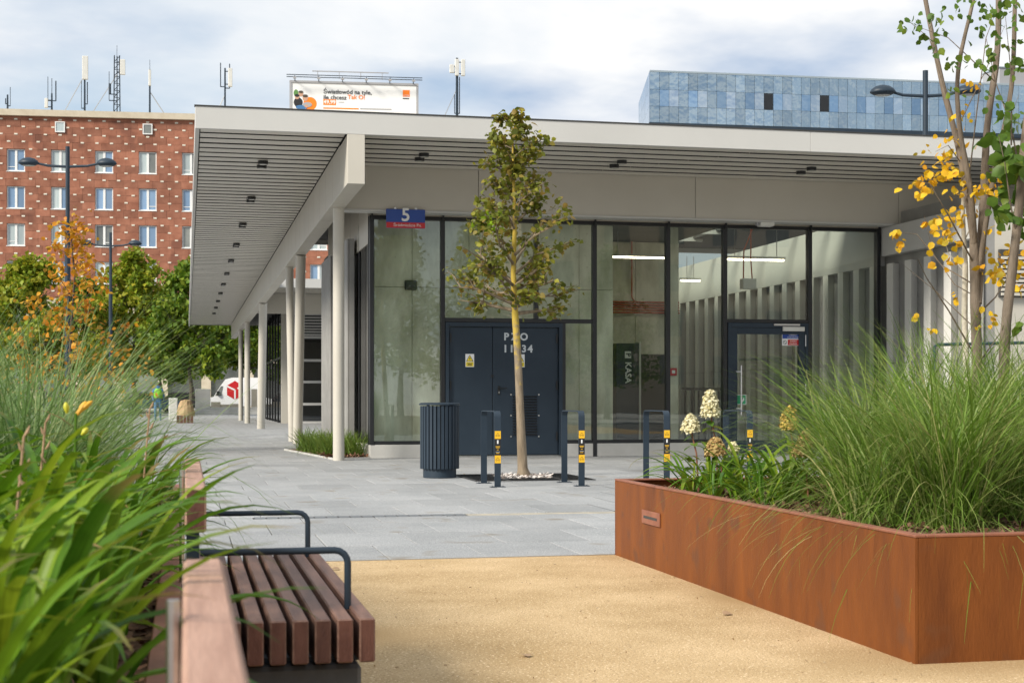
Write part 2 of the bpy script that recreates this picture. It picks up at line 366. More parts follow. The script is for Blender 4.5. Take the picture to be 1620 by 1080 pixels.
# ------------------------------------------------------------------ the setting: ground
MB().box(-900, 900, -300, 1500, -0.3, -0.05).build('ground', M['ground'])['kind'] = 'structure'
path = MB().box(-9, 14, -9, 9.115, -0.04, 0.0).build('sand_path', M['sand']); path['kind'] = 'structure'
pave = MB().box(-16, 30, 9.125, 100, -0.045, -0.012).build('pavement', M['joint']); pave['kind'] = 'structure'
MB().box(-9, 14, 9.115, 9.125, -0.05, 0.004).build('edging_strip', M['steel'], pave)
PW, PL = 0.62, 0.93
cells = []
BED = (2.08, 3.02, 24.25, 29.6)            # planting bed at the feet of the columns
DRAIN_Y = (12.44, 12.66)
rows = []
y = 9.135
while y < 99:
    if y < DRAIN_Y[0] and y + PL > DRAIN_Y[0]: rows.append((y, DRAIN_Y[0] - 0.004)); y = DRAIN_Y[1] + 0.004; continue
    rows.append((y, y + PL - 0.007)); y += PL
for j, (ya, yb) in enumerate(rows):
    off = (0.0, 0.31)[j % 2]
    for i in range(-26, 47):
        xa = i * PW + off; xb = xa + PW - 0.007
        if xa < -15.9 or xb > 29.9: continue
        cx, cy = (xa + xb) / 2, (ya + yb) / 2
        p = proj((cx, cy, 0)); show = (p[2] > 2 and 290 < p[0] < (1000 if cy < 17 else 1380) and not (cx > 3.0 and cy > 24.9))
        cells.append((0 if show else 1, p[2], xa, xb, ya, yb))
cells.sort()
std = {}
for k, (hid, t, xa, xb, ya, yb) in enumerate(cells[:285]):
    ln = round(yb - ya, 3)
    z = random.uniform(-0.0012, 0.0012)
    if ln not in std:
        std[ln] = MB().box(xa, xb, ya, yb, -0.03, 0.0, b=0.003).build('paver', M['granite'], pave)
        std[ln].location.z += z
    else: inst(std[ln], ((xa + xb) / 2, (ya + yb) / 2, -0.03 + z), pave, 'paver')
mb = MB()
for (hid, t, xa, xb, ya, yb) in cells[285:]:
    mb.quad((xa, ya, 0), (xb, ya, 0), (xb, yb, 0), (xa, yb, 0))
mb.build('far_pavers', M['granite'], pave, kind='stuff')
mbp = MB(); mbp.box(0.55, 2.36, DRAIN_Y[0], DRAIN_Y[1], -0.03, -0.003)
dr = mbp.build('drain_channel', M['asphalt'], pave)
for k in range(18): MB().box(0.56 + k * 0.1, 0.645 + k * 0.1, DRAIN_Y[0] + 0.015, DRAIN_Y[1] - 0.015, -0.003, 0.001).build('grate', mat('grate', (0.16, 0.17, 0.18), rough=0.6) if k == 0 else bpy.data.materials['grate'], dr)
MB().box(2.37, 14, DRAIN_Y[0], DRAIN_Y[1], -0.03, -0.004).build('sandy_joint', mat('sandy_joint', (0.27, 0.26, 0.23), (0.50, 0.44, 0.33), 4, 0.95, 0.5, 60, detail=8), pave)
MB().box(-16, -0.31, DRAIN_Y[0], DRAIN_Y[1], -0.03, -0.002).build('setts', M['granite'], pave)
MB().box(-0.30, 0.54, DRAIN_Y[0], DRAIN_Y[1], -0.03, -0.002).build('setts', M['granite'], pave)
MB().box(-200, 200, 100, 124, -0.05, -0.02).build('road', M['asphalt'])['kind'] = 'structure'
MB().box(-200, 200, 124.05, 140, -0.05, 0.10).build('far_pavement', M['plinth'])['kind'] = 'structure'

# ------------------------------------------------------------------ the pavilion
CX0 = 0.12; FY = 21.2; ZS, ZT, ZB = 4.78, 5.09, 4.07      # canopy left edge, its front, soffit, top and beam bottom
GY = 24.7                                                  # glass front
XE = 17.0                                                  # right end, outside the view
YEND = 78.0
pv = thing('pavilion', 'low station pavilion with wide pale metal canopy on round columns and glass front', 'pavilion', (2.4, 24.0, 0))
# roof slabs
roof = MB()
roof.box(CX0 + 0.05, 2.9, FY + 0.05, YEND - 0.05, 4.90, 5.07)
roof.box(2.9, 10.15, FY + 0.05, 36.6, 4.90, 5.07)
roof.box(10.15, XE - 0.05, FY + 0.05, 25.6, 4.90, 5.07); roof.box(12.1, XE - 0.05, 25.6, 36.6, 4.90, 5.07); roof.box(10.15, 12.1, 35.6, 36.6, 4.90, 5.07)   # a roof light lies between
roof.box(2.9, XE - 0.05, 51.05, YEND - 0.05, 4.90, 5.07)
roof.build('roof', M['void'], pv)
# fascia panels: front, left side, court
edges = [CX0, 0.95 + 3.8 - 1.0, 8.55 - 1.0, 12.35 - 1.0, XE]
edges = [CX0, 4.75, 9.35, 13.95, XE]
for a, b in zip(edges[:-1], edges[1:]):
    MB().box(a + 0.002, b - 0.002, FY, FY + 0.06, ZS, ZT, b=0.003).build('fascia_panel', M['fascia'], pv)
y = FY + 0.062
src = None
while y < YEND:
    if src is None: src = MB().box(CX0, CX0 + 0.06, y, y + 4.496, ZS, ZT, b=0.003).build('fascia_panel', M['fascia'], pv)
    else: inst(src, (CX0 + 0.03, y + 2.248, ZS), pv)
    y += 4.5
MB().box(CX0 + 0.07, XE, YEND - 0.05, YEND, ZS, ZT).build('fascia_panel', M['fascia'], pv)
for k in range(3):
    MB().box(2.90 + k * 4.7, 2.90 + k * 4.7 + 4.696, 51.0, 51.06, ZS, ZT, b=0.003).build('fascia_panel', M['fascia'], pv)
    MB().box(2.90 + k * 4.7, 2.90 + k * 4.7 + 4.696, 36.6, 36.66, ZS, ZT, b=0.003).build('fascia_panel', M['fascia'], pv)
MB().box(2.86, 2.92, 36.67, 50.99, ZS, ZT, b=0.003).build('fascia_panel', M['fascia'], pv)
MB().box(CX0 - 0.012, XE, FY - 0.012, FY + 0.1, ZT + 0.002, ZT + 0.018).build('flashing', M['void'], pv)
# soffit slats
PIT = 0.43
def slat(a, b, y):                # pale lamella, its long edges blackened to stand in for shade in the joint
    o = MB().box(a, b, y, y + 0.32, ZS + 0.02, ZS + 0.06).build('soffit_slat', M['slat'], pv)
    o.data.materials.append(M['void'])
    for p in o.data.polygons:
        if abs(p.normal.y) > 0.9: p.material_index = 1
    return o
src = None; y = FY + 0.075
while y + PIT < YEND:
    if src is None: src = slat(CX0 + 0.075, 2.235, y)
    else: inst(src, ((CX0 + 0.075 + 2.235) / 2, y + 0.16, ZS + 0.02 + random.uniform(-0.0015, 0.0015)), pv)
    y += PIT
srcs = {}
for k in range(7):
    y = FY + 0.075 + k * PIT
    j = 8.9 - 0.35 * k
    for a, b in ((2.515, j - 0.004), (j + 0.004, XE - 0.1)):
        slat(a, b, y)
src = None
for k in range(7):      # the strip behind the court
    y = 51.08 + k * PIT
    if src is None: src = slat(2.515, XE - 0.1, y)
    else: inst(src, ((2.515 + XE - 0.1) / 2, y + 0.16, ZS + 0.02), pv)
MB().box(2.515, 2.85, 24.3, YEND - 0.2, ZS + 0.02, ZS + 0.05).build('soffit_panel', M['fascia'], pv)
# beam along the canopy, panel by panel
BX0, BX1 = 2.25, 2.50
MB().box(BX0, BX1, FY - 0.004, FY + 1.1, ZB, ZS - 0.004, b=0.004).build('beam_panel', M['alu'], pv)
src = None; y = FY + 1.106
while y + 1.15 < YEND:
    if src is None: src = MB().box(BX0, BX1, y, y + 1.126, ZB, ZS - 0.004 + 0.02, b=0.005).build('beam_panel', M['alu'], pv)
    else: inst(src, ((BX0 + BX1) / 2, y + 0.563, ZB), pv)
    y += 1.15
MB().box(BX0 + 0.02, BX1 - 0.02, FY + 0.5, YEND - 0.5, ZB + 0.02, ZS + 0.01).build('beam_core', M['void'], pv)
# header above the glass front
HYF = 24.2
he = [2.505, 4.75, 8.55, 12.35, XE]
for a, b in zip(he[:-1], he[1:]):
    h = MB().box(a + 0.004, b - 0.004, HYF, HYF + 0.05, ZB + 0.03, ZS + 0.05, b=0.003).build('header_panel', M['alu'], pv)
MB().box(2.505, XE, HYF - 0.012, HYF + 0.3, ZB - 0.004, ZB + 0.028, b=0.003).build('header_flange', M['fascia'], pv)
MB().box(2.505, XE, HYF + 0.30, HYF + 0.34, ZB + 0.03, ZS).build('header_back', M['alu'], pv)
for k in range(3):
    MB().box(2.505 + 4 * k, 2.505 + 4 * k + 3.994, 54.1, 54.3, ZB, ZS + 0.02, b=0.004).build('header_panel', M['alu'], pv)
# columns
def column(x, y, r, dx=0.0, dy=0.0):
    m = MB(); m.tube([(x, y, 0.0), (x, y, 0.02), (x + dx, y + dy, ZB)], r, 24)
    c = m.build('column', M['alu'], pv, smooth=True)
for (x, y, r, dx, dy) in ((2.40, 23.94, 0.092, 0, 0), (2.40, 33.0, 0.105, 0, -1.0), (2.40, 34.6, 0.092, -0.04, 0.4), (2.40, 49.4, 0.13, 0.02, -1.0), (2.40, 60.6, 0.11, 0, 0), (2.40, 68.0, 0.10, 0, 0), (14.1, 22.6, 0.15, 0, 0)):
    column(x, y, r, dx, dy)
# downlights: pairs of short black cans
def downlight(x, y):
    for k, s in enumerate((-0.215, 0.215)):
        m = MB(); m.lathe([(0.065, -0.035), (0.08, -0.03), (0.08, 0.02)], (x, y + s, ZS), 16)
        d = m.build('downlight', M['black'], pv, smooth=True)
        MB().lathe([(0.06, -0.037), (0.055, -0.036)], (x, y + s, ZS), 16).build('lens', M['lens'], d)
for k in range(11): downlight(1.2, FY + 0.075 + 0.4 + PIT * (6 + 10 * k))
for x in (3.6, 6.8, 10.05): downlight(x, FY + 0.075 + 0.4 + PIT * 3)

# glass front: plinth, concrete behind, mullions, rails, panes
X0 = 2.99; X1 = PX(1391, GY)
D1a, D1b = PX(704, GY), PX(890, GY)        # plant room doors
D2a, D2b = PX(1148, GY), PX(1280, GY)      # glazed entrance door
ZG0, ZG1 = 0.24, 4.00
for a, b in ((X0 + 0.005, D1a - 0.04), (D1b + 0.005, PX(940, GY) - 0.006), (PX(940, GY) + 0.006, D2a - 0.03), (D2b + 0.03, X1 + 0.04)):
    MB().box(a, b, GY - 0.05, GY + 0.25, 0.0, 0.225, b=0.004).build('plinth', M['plinth'], pv)
MB().box(D1a - 0.03, D1b + 0.0, GY + 0.02, GY + 0.25, 0.0, 0.03).build('threshold', M['plinth'], pv)
MB().box(D2a - 0.02, D2b + 0.02, GY + 0.02, GY + 0.25, 0.0, 0.03).build('threshold', M['plinth'], pv)
MB().box(X0 + 0.09, X1 + 0.02, HYF + 0.36, GY - 0.02, ZG1 + 0.09, ZG1 + 0.26).build('closing_strip', M['alu'], pv)
MB().box(X0 + 0.02, X1 + 0.02, GY - 0.02, GY + 0.02, ZG1 + 0.06, ZS).build('closing_panel', M['alu'], pv)
mw = 0.035
mull = [X0 + mw, PX(700, GY), PX(940, GY), PX(1056, GY), PX(1146, GY), PX(1280, GY), X1 - mw]
for i, x in enumerate(mull):
    lo = 0.226 if i not in (2,) else 0.0
    MB().box(x - mw, x + mw, GY - 0.06, GY + 0.08, lo, ZG1 + 0.055, b=0.004).build('mullion', M['black'], pv)
    MB().box(x - 0.014, x + 0.014, GY - 0.10, GY - 0.062, ZG1 - 0.02, ZG1 + 0.085).build('mullion_cap', M['black'], pv)
def hrail(a, b, z, h=0.03): return MB().box(a + 0.002, b - 0.002, GY - 0.045, GY + 0.06, z - h, z + h, b=0.003).build('rail', M['black'], pv)
def pane(a, b, z0, z1, y=GY): return MB().box(a, b, y - 0.012, y + 0.012, z0, z1).build('glass_pane', M['glass'], pv)
for i in range(len(mull) - 1):
    a, b = mull[i] + mw, mull[i + 1] - mw
    hrail(a, b, ZG1 + 0.025)
    if i not in (1, 4): hrail(a, b, ZG0 + 0.015); pane(a, b, ZG0 + 0.047, ZG1 - 0.007)
zt1 = PZ(800, 507, GY)
hrail(mull[1] + mw, mull[2] - mw, zt1, 0.035)
xm = PX(848, GY)
MB().box(xm - 0.035, xm + 0.035, GY - 0.05, GY + 0.06, zt1 + 0.037, ZG1 - 0.007).build('mullion', M['black'], pv)
pane(mull[1] + mw, xm - 0.036, zt1 + 0.037, ZG1 - 0.007); pane(xm + 0.036, mull[2] - mw, zt1 + 0.037, ZG1 - 0.007)
pane(D1b + 0.045, mull[2] - mw, ZG0 + 0.047, zt1 - 0.037); hrail(D1b + 0.045, mull[2] - mw, ZG0 + 0.015)
MB().box(D1b - 0.01, D1b + 0.042, GY - 0.05, GY + 0.06, 0.228, zt1 - 0.037).build('mullion', M['black'], pv)
zt2 = PZ(1215, 508, GY)
hrail(mull[4] + mw, mull[5] - mw, zt2, 0.03); pane(mull[4] + mw, mull[5] - mw, zt2 + 0.032, ZG1 - 0.007)

# plant room double door
fr = MB(); zd = zt1 - 0.04
fr.box(D1a - 0.0, D1a + 0.06, GY - 0.06, GY + 0.1, 0.032, zd); fr.box(D1b - 0.075, D1b - 0.012, GY - 0.06, GY + 0.1, 0.032, zd); fr.box(D1a + 0.062, D1b - 0.077, GY - 0.06, GY + 0.1, zd - 0.07, zd)
fr.build('door_frame', M['anthracite'], pv)
da, db, dm = D1a + 0.07, D1b - 0.085, PX(779, GY)
for (a, b, side) in ((da, dm - 0.004, 'l'), (dm + 0.004, db, 'r')):
    d = MB().box(a, b, GY - 0.01, GY + 0.05, 0.04, zd - 0.076, b=0.004).build('door', M['anthracite'], pv)
    MB().box(a + 0.01 if side == 'l' else b - 0.035, a + 0.035 if side == 'l' else b - 0.01, GY - 0.03, GY - 0.011, 1.95, 2.10).build('hinge', M['black'], d)
    MB().box(a + 0.01 if side == 'l' else b - 0.035, a + 0.035 if side == 'l' else b - 0.01, GY - 0.03, GY - 0.011, 1.15, 1.30).build('hinge', M['black'], d)
    MB().box(a + 0.01 if side == 'l' else b - 0.035, a + 0.035 if side == 'l' else b - 0.01, GY - 0.03, GY - 0.011, 0.28, 0.43).build('hinge', M['black'], d)
    wx = PX(743 if side == 'l' else 823, GY); wz = PZ(743, 570, GY)
    s = MB().box(wx - 0.075, wx + 0.075, GY - 0.0125, GY - 0.0105, wz - 0.11, wz + 0.11).build('warning_sticker', M['print_white'], d)
    MB().box(wx - 0.066, wx + 0.066, GY - 0.0135, GY - 0.0127, wz - 0.10, wz - 0.025).build('yellow_panel', M['signyellow'], s)
    for k, (zz, hw) in enumerate(((-0.048, 0.05), (-0.066, 0.035), (-0.082, 0.045))):
        MB().box(wx - hw, wx + hw, GY - 0.0143, GY - 0.0137, wz + zz - 0.005, wz + zz + 0.005).build('small_print', M['print_black'], s)
    t3 = MB(facing((wx, GY - 0.0135, wz + 0.04)))
    t3.add([(-0.064, -0.055, 0), (0.064, -0.055, 0), (0, 0.058, 0)], [(0, 1, 2)]); t3.build('triangle', M['print_black'], s)
    t3 = MB(facing((wx, GY - 0.0142, wz + 0.04)))
    t3.add([(-0.05, -0.047, 0), (0.05, -0.047, 0), (0, 0.042, 0)], [(0, 1, 2)]); t3.build('triangle', M['signyellow'], s)
    t3 = MB(facing((wx, GY - 0.0149, wz + 0.035)))
    t3.add([(0.006, 0.03, 0), (-0.014, -0.008, 0), (0.0, -0.006, 0), (-0.006, -0.034, 0), (0.016, 0.006, 0), (0.002, 0.004, 0)], [(0, 1, 2, 5), (2, 3, 4, 5)]); t3.build('lightning_mark', M['print_black'], s)
    if side == 'r':
        text_obj('lettering', 'PZO', 0.17, facing((PX(816, GY), GY - 0.0125, PZ(816, 533, GY))), M['paint_white'], d, bold=0.006, spacing=1.5)
        text_obj('lettering', '11034', 0.17, facing((PX(819, GY), GY - 0.0125, PZ(819, 552, GY))), M['paint_white'], d, bold=0.006, spacing=1.28)
        hx, hz = PX(789, GY), PZ(789, 614, GY)
        MB().box(hx - 0.02, hx + 0.02, GY - 0.022, GY - 0.011, hz - 0.11, hz + 0.04, b=0.003).build('lock_plate', M['black'], d)
        MB().tube([(hx, GY - 0.02, hz), (hx, GY - 0.065, hz), (hx + 0.13, GY - 0.065, hz)], 0.011, 8).build('handle', M['black'], d, smooth=True)
        MB().box(hx - 0.006, hx + 0.006, GY - 0.027, GY - 0.023, hz - 0.085, hz - 0.055).build('keyhole', M['steel'], d)
        gx0, gx1, gz0, gz1 = PX(808, GY), PX(852, GY), PZ(830, 690, GY), PZ(830, 624, GY)
        gr = MB().box(gx0, gx1, GY - 0.016, GY - 0.0105, gz0, gz1).build('vent_grille', M['anthracite'], d)
        g = MB(); n = 15
        for k in range(n):
            zz = gz0 + 0.035 + (gz1 - gz0 - 0.07) * k / (n - 1)
            g.add([(gx0 + 0.03, GY - 0.017, zz + 0.012), (gx1 - 0.03, GY - 0.017, zz + 0.012), (gx1 - 0.03, GY - 0.032, zz - 0.008), (gx0 + 0.03, GY - 0.032, zz - 0.008), (gx1 - 0.03, GY - 0.017, zz - 0.012), (gx0 + 0.03, GY - 0.017, zz - 0.012)], [(0, 1, 2, 3), (3, 2, 4, 5)])
        g.build('grille_slats', M['black'], gr, kind='stuff')
        for (x_, z_) in ((gx0, gz0), (gx1, gz0), (gx0, gz1), (gx1, gz1), (gx0, (gz0 + gz1) / 2), (gx1, (gz0 + gz1) / 2)):
            MB().box(x_ - 0.012, x_ + 0.012, GY - 0.022, GY - 0.017, z_ - 0.012, z_ + 0.012).build('bolt', M['steel'], gr)
    else:
        MB().box(b - 0.03, b + 0.02, GY - 0.03, GY - 0.011, 1.36, 1.40).build('latch', M['black'], d)

# glazed entrance door
fr = MB(); zd = zt2 - 0.035; a, b = D2a + 0.03, D2b - 0.03
fr.box(a, a + 0.06, GY - 0.05, GY + 0.08, 0.032, zd); fr.box(b - 0.06, b, GY - 0.05, GY + 0.08, 0.032, zd); fr.box(a + 0.062, b - 0.062, GY - 0.05, GY + 0.08, zd - 0.08, zd)
fr.build('door_frame', M['anthracite'], pv)
a, b, zd = a + 0.066, b - 0.066, zd - 0.086
d = MB().box(a, a + 0.11, GY - 0.035, GY + 0.05, 0.045, zd).box(b - 0.11, b, GY - 0.035, GY + 0.05, 0.045, zd).box(a + 0.112, b - 0.112, GY - 0.035, GY + 0.05, zd - 0.11, zd).box(a + 0.112, b - 0.112, GY - 0.035, GY + 0.05, 0.045, 0.26).build('glazed_door', M['anthracite'], pv)
MB().box(a + 0.111, b - 0.111, GY - 0.005, GY + 0.015, 0.262, zd - 0.112).build('pane', M['glass'], d)
hx = PX(1169, GY)
MB().tube([(hx, GY - 0.12, PZ(1169, 656, GY)), (hx, GY - 0.12, PZ(1169, 578, GY))], 0.017, 10).build('pull_handle', M['steel'], d, smooth=True)
for zz in (PZ(1169, 588, GY), PZ(1169, 646, GY)): MB().tube([(hx - 0.09, GY - 0.036, zz), (hx - 0.09, GY - 0.12, zz), (hx - 0.012, GY - 0.12, zz)], 0.011, 8).build('handle_bracket', M['steel'], d, smooth=True)
MB().box(PX(1236, GY), PX(1270, GY), GY - 0.095, GY - 0.051, PZ(1240, 524, GY), PZ(1240, 517, GY), b=0.006).build('door_closer', M['offwhite'], d)
MB().box(PX(1222, GY), PX(1263, GY), GY - 0.08, GY - 0.052, PZ(1240, 515.5, GY), PZ(1240, 512.5, GY)).build('closer_arm', M['steel'], d)
for (pa, pb) in ((530, 548), (606, 624)): MB().tube([(b + 0.005, GY - 0.06, PZ(1276, pb, GY)), (b + 0.005, GY - 0.06, PZ(1276, pa, GY))], 0.013, 8).build('hinge', M['steel'], d, smooth=True)
def sticker(px0, px1, py0, py1, m, name, par, y=GY - 0.0075, th=0.0008):
    return MB().box(PX(px0, GY), PX(px1, GY), y - th, y, PZ(px0, py1, GY), PZ(px0, py0, GY)).build(name, m, par)
s = sticker(1237, 1264, 526, 546.5, M['print_white'], 'notice_sticker', d)
sticker(1237.6, 1263.4, 526.6, 535.4, M['blue'], 'blue_field', s, GY - 0.0088)
sticker(1246, 1263.4, 537, 545.8, M['red'], 'red_field', s, GY - 0.0088)
text_obj('lettering', 'OBIEKT', 0.05, facing((PX(1254.5, GY), GY - 0.0105, PZ(1254, 529.5, GY))), M['print_white'], s)
text_obj('lettering', 'MONITOROWANY', 0.026, facing((PX(1254.5, GY), GY - 0.0105, PZ(1254, 533.5, GY))), M['print_white'], s)
text_obj('lettering', 'ZAKAZ', 0.04, facing((PX(1254.5, GY), GY - 0.0105, PZ(1254, 539.6, GY))), M['print_white'], s)
text_obj('lettering', 'PALENIA', 0.036, facing((PX(1254.5, GY), GY - 0.0105, PZ(1254, 543.6, GY))), M['print_white'], s)
cm = MB(facing((PX(1241.5, GY), GY - 0.0095, PZ(1241, 531, GY)))); cm.add([(-0.03, 0.0, 0), (0.02, -0.02, 0), (0.03, 0.01, 0), (-0.025, 0.025, 0)], [(0, 1, 2, 3)]); cm.build('camera_mark', M['print_white'], s)
def ring(c, r0, r1, y, m, par, name):
    mm = MB(facing((c[0], y, c[1]))); n = 20
    vs_ = [(r * math.cos(2 * math.pi * k / n), r * math.sin(2 * math.pi * k / n), 0) for r in (r0, r1) for k in range(n)]
    mm.add(vs_, [(k, n + k, n + (k + 1) % n, (k + 1) % n)[::-1] for k in range(n)]); return mm.build(name, m, par)
ring((PX(1241.5, GY), PZ(1241, 541.5, GY)), 0.028, 0.036, GY - 0.0095, M['print_black'], s, 'ban_mark')
cm = MB(facing((PX(1241.5, GY), GY - 0.0098, PZ(1241, 541.5, GY)))); cm.add([(-0.024, 0.018, 0), (-0.018, 0.024, 0), (0.024, -0.018, 0), (0.018, -0.024, 0)], [(0, 3, 2, 1)]); cm.build('ban_mark', M['print_black'], s)
s = sticker(1165, 1180.5, 624, 640, M['print_white'], 'exit_sticker', d)
sticker(1166, 1179.5, 625, 639, M['green'], 'green_field', s, GY - 0.0088)
cm = MB(facing((PX(1173.5, GY), GY - 0.0098, PZ(1173, 632, GY)))); cm.add([(-0.03, 0.03, 0), (0.0, 0.055, 0), (0.01, 0.0, 0), (0.035, 0.04, 0), (0.045, 0.0, 0), (0.01, -0.05, 0), (-0.015, -0.05, 0), (-0.02, -0.005, 0)], [(0, 7, 2, 1), (2, 7, 6, 5), (2, 5, 4, 3)]); cm.build('exit_mark', M['print_white'], s)
fx_, fz_ = PX(1214, HYF + 0.1), PZ(1214, 352, HYF + 0.1)
lamp = MB().box(fx_ - 0.14, fx_ + 0.12, HYF + 0.05, HYF + 0.25, fz_ - 0.06, fz_ + 0.06, b=0.012).build('wall_light', M['offwhite'])
props(lamp, 'small pale box light under the canopy above the glazed entrance door', 'light')
MB().box(fx_ - 0.19, fx_ - 0.142, HYF + 0.12, HYF + 0.19, fz_ - 0.05, fz_ + 0.05).build('bracket', M['print_grey'], lamp)
MB().box(fx_ - 0.12, fx_ + 0.10, HYF + 0.08, HYF + 0.22, fz_ - 0.066, fz_ - 0.061).build('diffuser', M['white'], lamp)

# address sign
sx0, sx1 = PX(611, HYF - 0.05), PX(672.5, HYF - 0.05); sz0, sz1 = PZ(640, 361, HYF - 0.05), PZ(640, 331, HYF - 0.05)
sg = MB().box(sx0, sx1, HYF - 0.05, HYF - 0.03, sz0, sz1, b=0.003).build('address_sign', M['blue'])
props(sg, 'blue and red house number sign reading 5 above the left glass pane', 'sign')
MB().box(sx0 + 0.002, sx1 - 0.002, HYF - 0.0525, HYF - 0.0505, sz0 + 0.003, sz0 + 0.095).build('red_band', M['red'], sg)
text_obj('lettering', 'Śródmieście Pn.', 0.07, facing(((sx0 + sx1) / 2 + 0.03, HYF - 0.0545, sz0 + 0.048)), M['print_white'], sg)
text_obj('lettering', '5', 0.30, facing(((sx0 + sx1) / 2, HYF - 0.0535, sz0 + 0.21)), M['print_white'], sg, bold=0.006)
for xx in (sx0 + 0.15, sx1 - 0.15): MB().box(xx - 0.02, xx + 0.02, HYF - 0.029, HYF - 0.013, sz1 - 0.06, sz1 + 0.03).build('bracket', M['steel'], sg)

# side walls, concrete, interior
MB().box(X0 + 0.02, X1 + 4, GY + 0.26, 36.4, -0.008, 0.012).build('interior_floor', M['plinth'], pv)
CY = GY + 0.42
cx = [3.12, 3.95, PX(716, CY), PX(760, CY), PX(866, CY), PX(916, CY), PX(950, CY), PX(970, CY)]
cx = [3.12, PX(652, CY), PX(742, CY), PX(845, CY), PX(916, CY), PX(970, CY)]
for a, b in zip(cx[:-1], cx[1:]):
    for z0, z1 in ((0.02, 2.9), (2.906, 4.3)):
        MB().box(a + 0.003, b - 0.003, CY, CY + 0.25, z0, z1, b=0.006).build('concrete_panel', M['concrete'], pv)
bx = PX(649, CY)
MB().box(bx - 0.1, bx + 0.1, CY - 0.09, CY - 0.01, PZ(649, 459, CY), PZ(649, 444, CY), b=0.01).build('junction_box', M['black'], pv)
XC = cx[-1]; BY = 30.0; XB = PX(1074, BY)
MB().box(XC - 0.3, XC - 0.003, CY + 0.26, BY, 0.02, 4.3).build('interior_wall', M['concrete'], pv)
for k in range(3):
    a = XC + (XB - XC) * k / 3; b = XC + (XB - XC) * (k + 1) / 3
    for z0, z1 in ((0.02, 1.9), (1.906, 4.3)): MB().box(a + 0.003, b - 0.003, BY, BY + 0.25, z0, z1, b=0.006).build('concrete_panel', M['concrete'], pv)
MB().box(XB - 0.25, XB - 0.002, BY + 0.26, 36.2, 0.02, 4.3).build('interior_wall', M['concrete'], pv)
MB().box(XB, X1 + 0.4, 36.2, 36.4, 0.02, 4.3).build('interior_wall', M['concrete'], pv)
MB().box(X0 + 0.3, 10.15, GY + 0.1, 36.4, 4.32, 4.40).box(10.152, X1 + 0.3, GY + 0.1, 25.6, 4.32, 4.40).build('interior_ceiling', mat('ceil', (0.16, 0.15, 0.135), (0.22, 0.21, 0.19), 1, 0.9), pv)
MB().box(10.16, X1 + 0.12, 25.62, 35.6, 4.93, 4.96).build('roof_light', M['glass'], pv)
for k in range(6): MB().box(10.16, X1 + 0.12, 26.4 + 1.6 * k, 26.48 + 1.6 * k, 4.84, 4.925).build('roof_light_bar', M['fascia'], pv)
# ribbed wall: runs from in front of the glass back through the interior
RXW = X1 + 0.17
wl = MB().box(RXW, RXW + 0.2, 21.42, 36.2, 0.0, 4.31).build('ribbed_wall', M['screen'], pv)  # backing darker than the ribs: shade between them is put into the colour
MB().box(RXW - 0.175, RXW - 0.001, 21.42, GY - 0.1, 3.55, 4.06, b=0.003).build('top_band', M['fascia'], wl)
MB().box(RXW - 0.175, RXW - 0.001, GY + 0.12, 36.1, 3.40, 4.31, b=0.003).build('top_band', M['fascia'], wl)
src = None; src2 = None; y = 21.45
while y < 36:
    if not (GY - 0.40 < y < GY + 0.12):
        for z0, z1 in ((0.0, 1.62), (1.628, 3.4)):
            key = src if z0 == 0 else src2
            if key is None:
                # a folded blade: its long face turned a little towards the forecourt
                m = MB(); P = [(RXW - 0.002, y + 0.1), (RXW - 0.17, y), (RXW - 0.17, y + 0.24), (RXW - 0.002, y + 0.34)]
                key = m.prism([(p[0], p[1]) for p in P][::-1], z0, z1).build('rib', M['rib'], wl, fixn=True)
                if z0 == 0: src = key
                else: src2 = key
                K = Vector(((RXW - 0.002 + RXW - 0.17) / 2, y + 0.17, 0))
            else: inst(key, (K.x, y + 0.17, z0), wl)
    y += 0.68
MB().box(RXW + 0.201, XE, 21.42, 21.6, 0.0, ZB).build('end_wall', M['alu'], pv)
lv = MB().box(PX(1580, 21.4), PX(1625, 21.4) + 0.6, 21.36, 21.415, PZ(1600, 470, 21.4), PZ(1600, 395, 21.4)).build('louvre', M['void'], pv)
for k in range(9):
    zz = PZ(1600, 468, 21.4) + k * 0.072
    MB().box(PX(1581, 21.4), PX(1625, 21.4) + 0.6, 21.32, 21.355, zz, zz + 0.045).build('louvre_blade', M['alu'], lv)
MB().box(PX(1557, 21.4), PX(1559, 21.4), 21.405, 21.419, 0, ZB - 0.1).build('joint', M['void'], pv)
# interior fittings
def led(a, b, y, z, label):
    o = thing('linear_lamp', label, 'lamp', ((a + b) / 2, y, z))
    MB().box(a, b, y - 0.035, y + 0.035, z - 0.03, z - 0.0, b=0.004).build('tube', M['led'], o)
    MB().box(a - 0.02, b + 0.02, y - 0.045, y + 0.045, z + 0.001, z + 0.05).build('housing', M['offwhite'], o)
    for xx in (a + 0.15, b - 0.15): MB().box(xx - 0.006, xx + 0.006, y - 0.006, y + 0.006, z + 0.051, 4.318).build('hanger', M['steel'], o)
led(PX(966, 28.3), PX(1068, 28.3), 28.3, PZ(1000, 406, 28.3), 'long lit strip lamp inside above the dark pay desk pylon')
led(PX(1077, 33), PX(1107, 33), 33.0, PZ(1090, 443, 33), 'short lit strip lamp deep inside before the ribbed wall')
led(PX(1151, 27.5), PX(1240, 27.5), 27.5, PZ(1200, 410, 27.5), 'long lit strip lamp inside above the glazed entrance door')
M['pipe_red'] = mat('pipe_red', (0.42, 0.09, 0.05), rough=0.5)
pp = thing('pipe_run', 'bundle of red pipes fixed across the concrete wall inside', 'pipes', (8.5, BY - 0.1, 2.0))
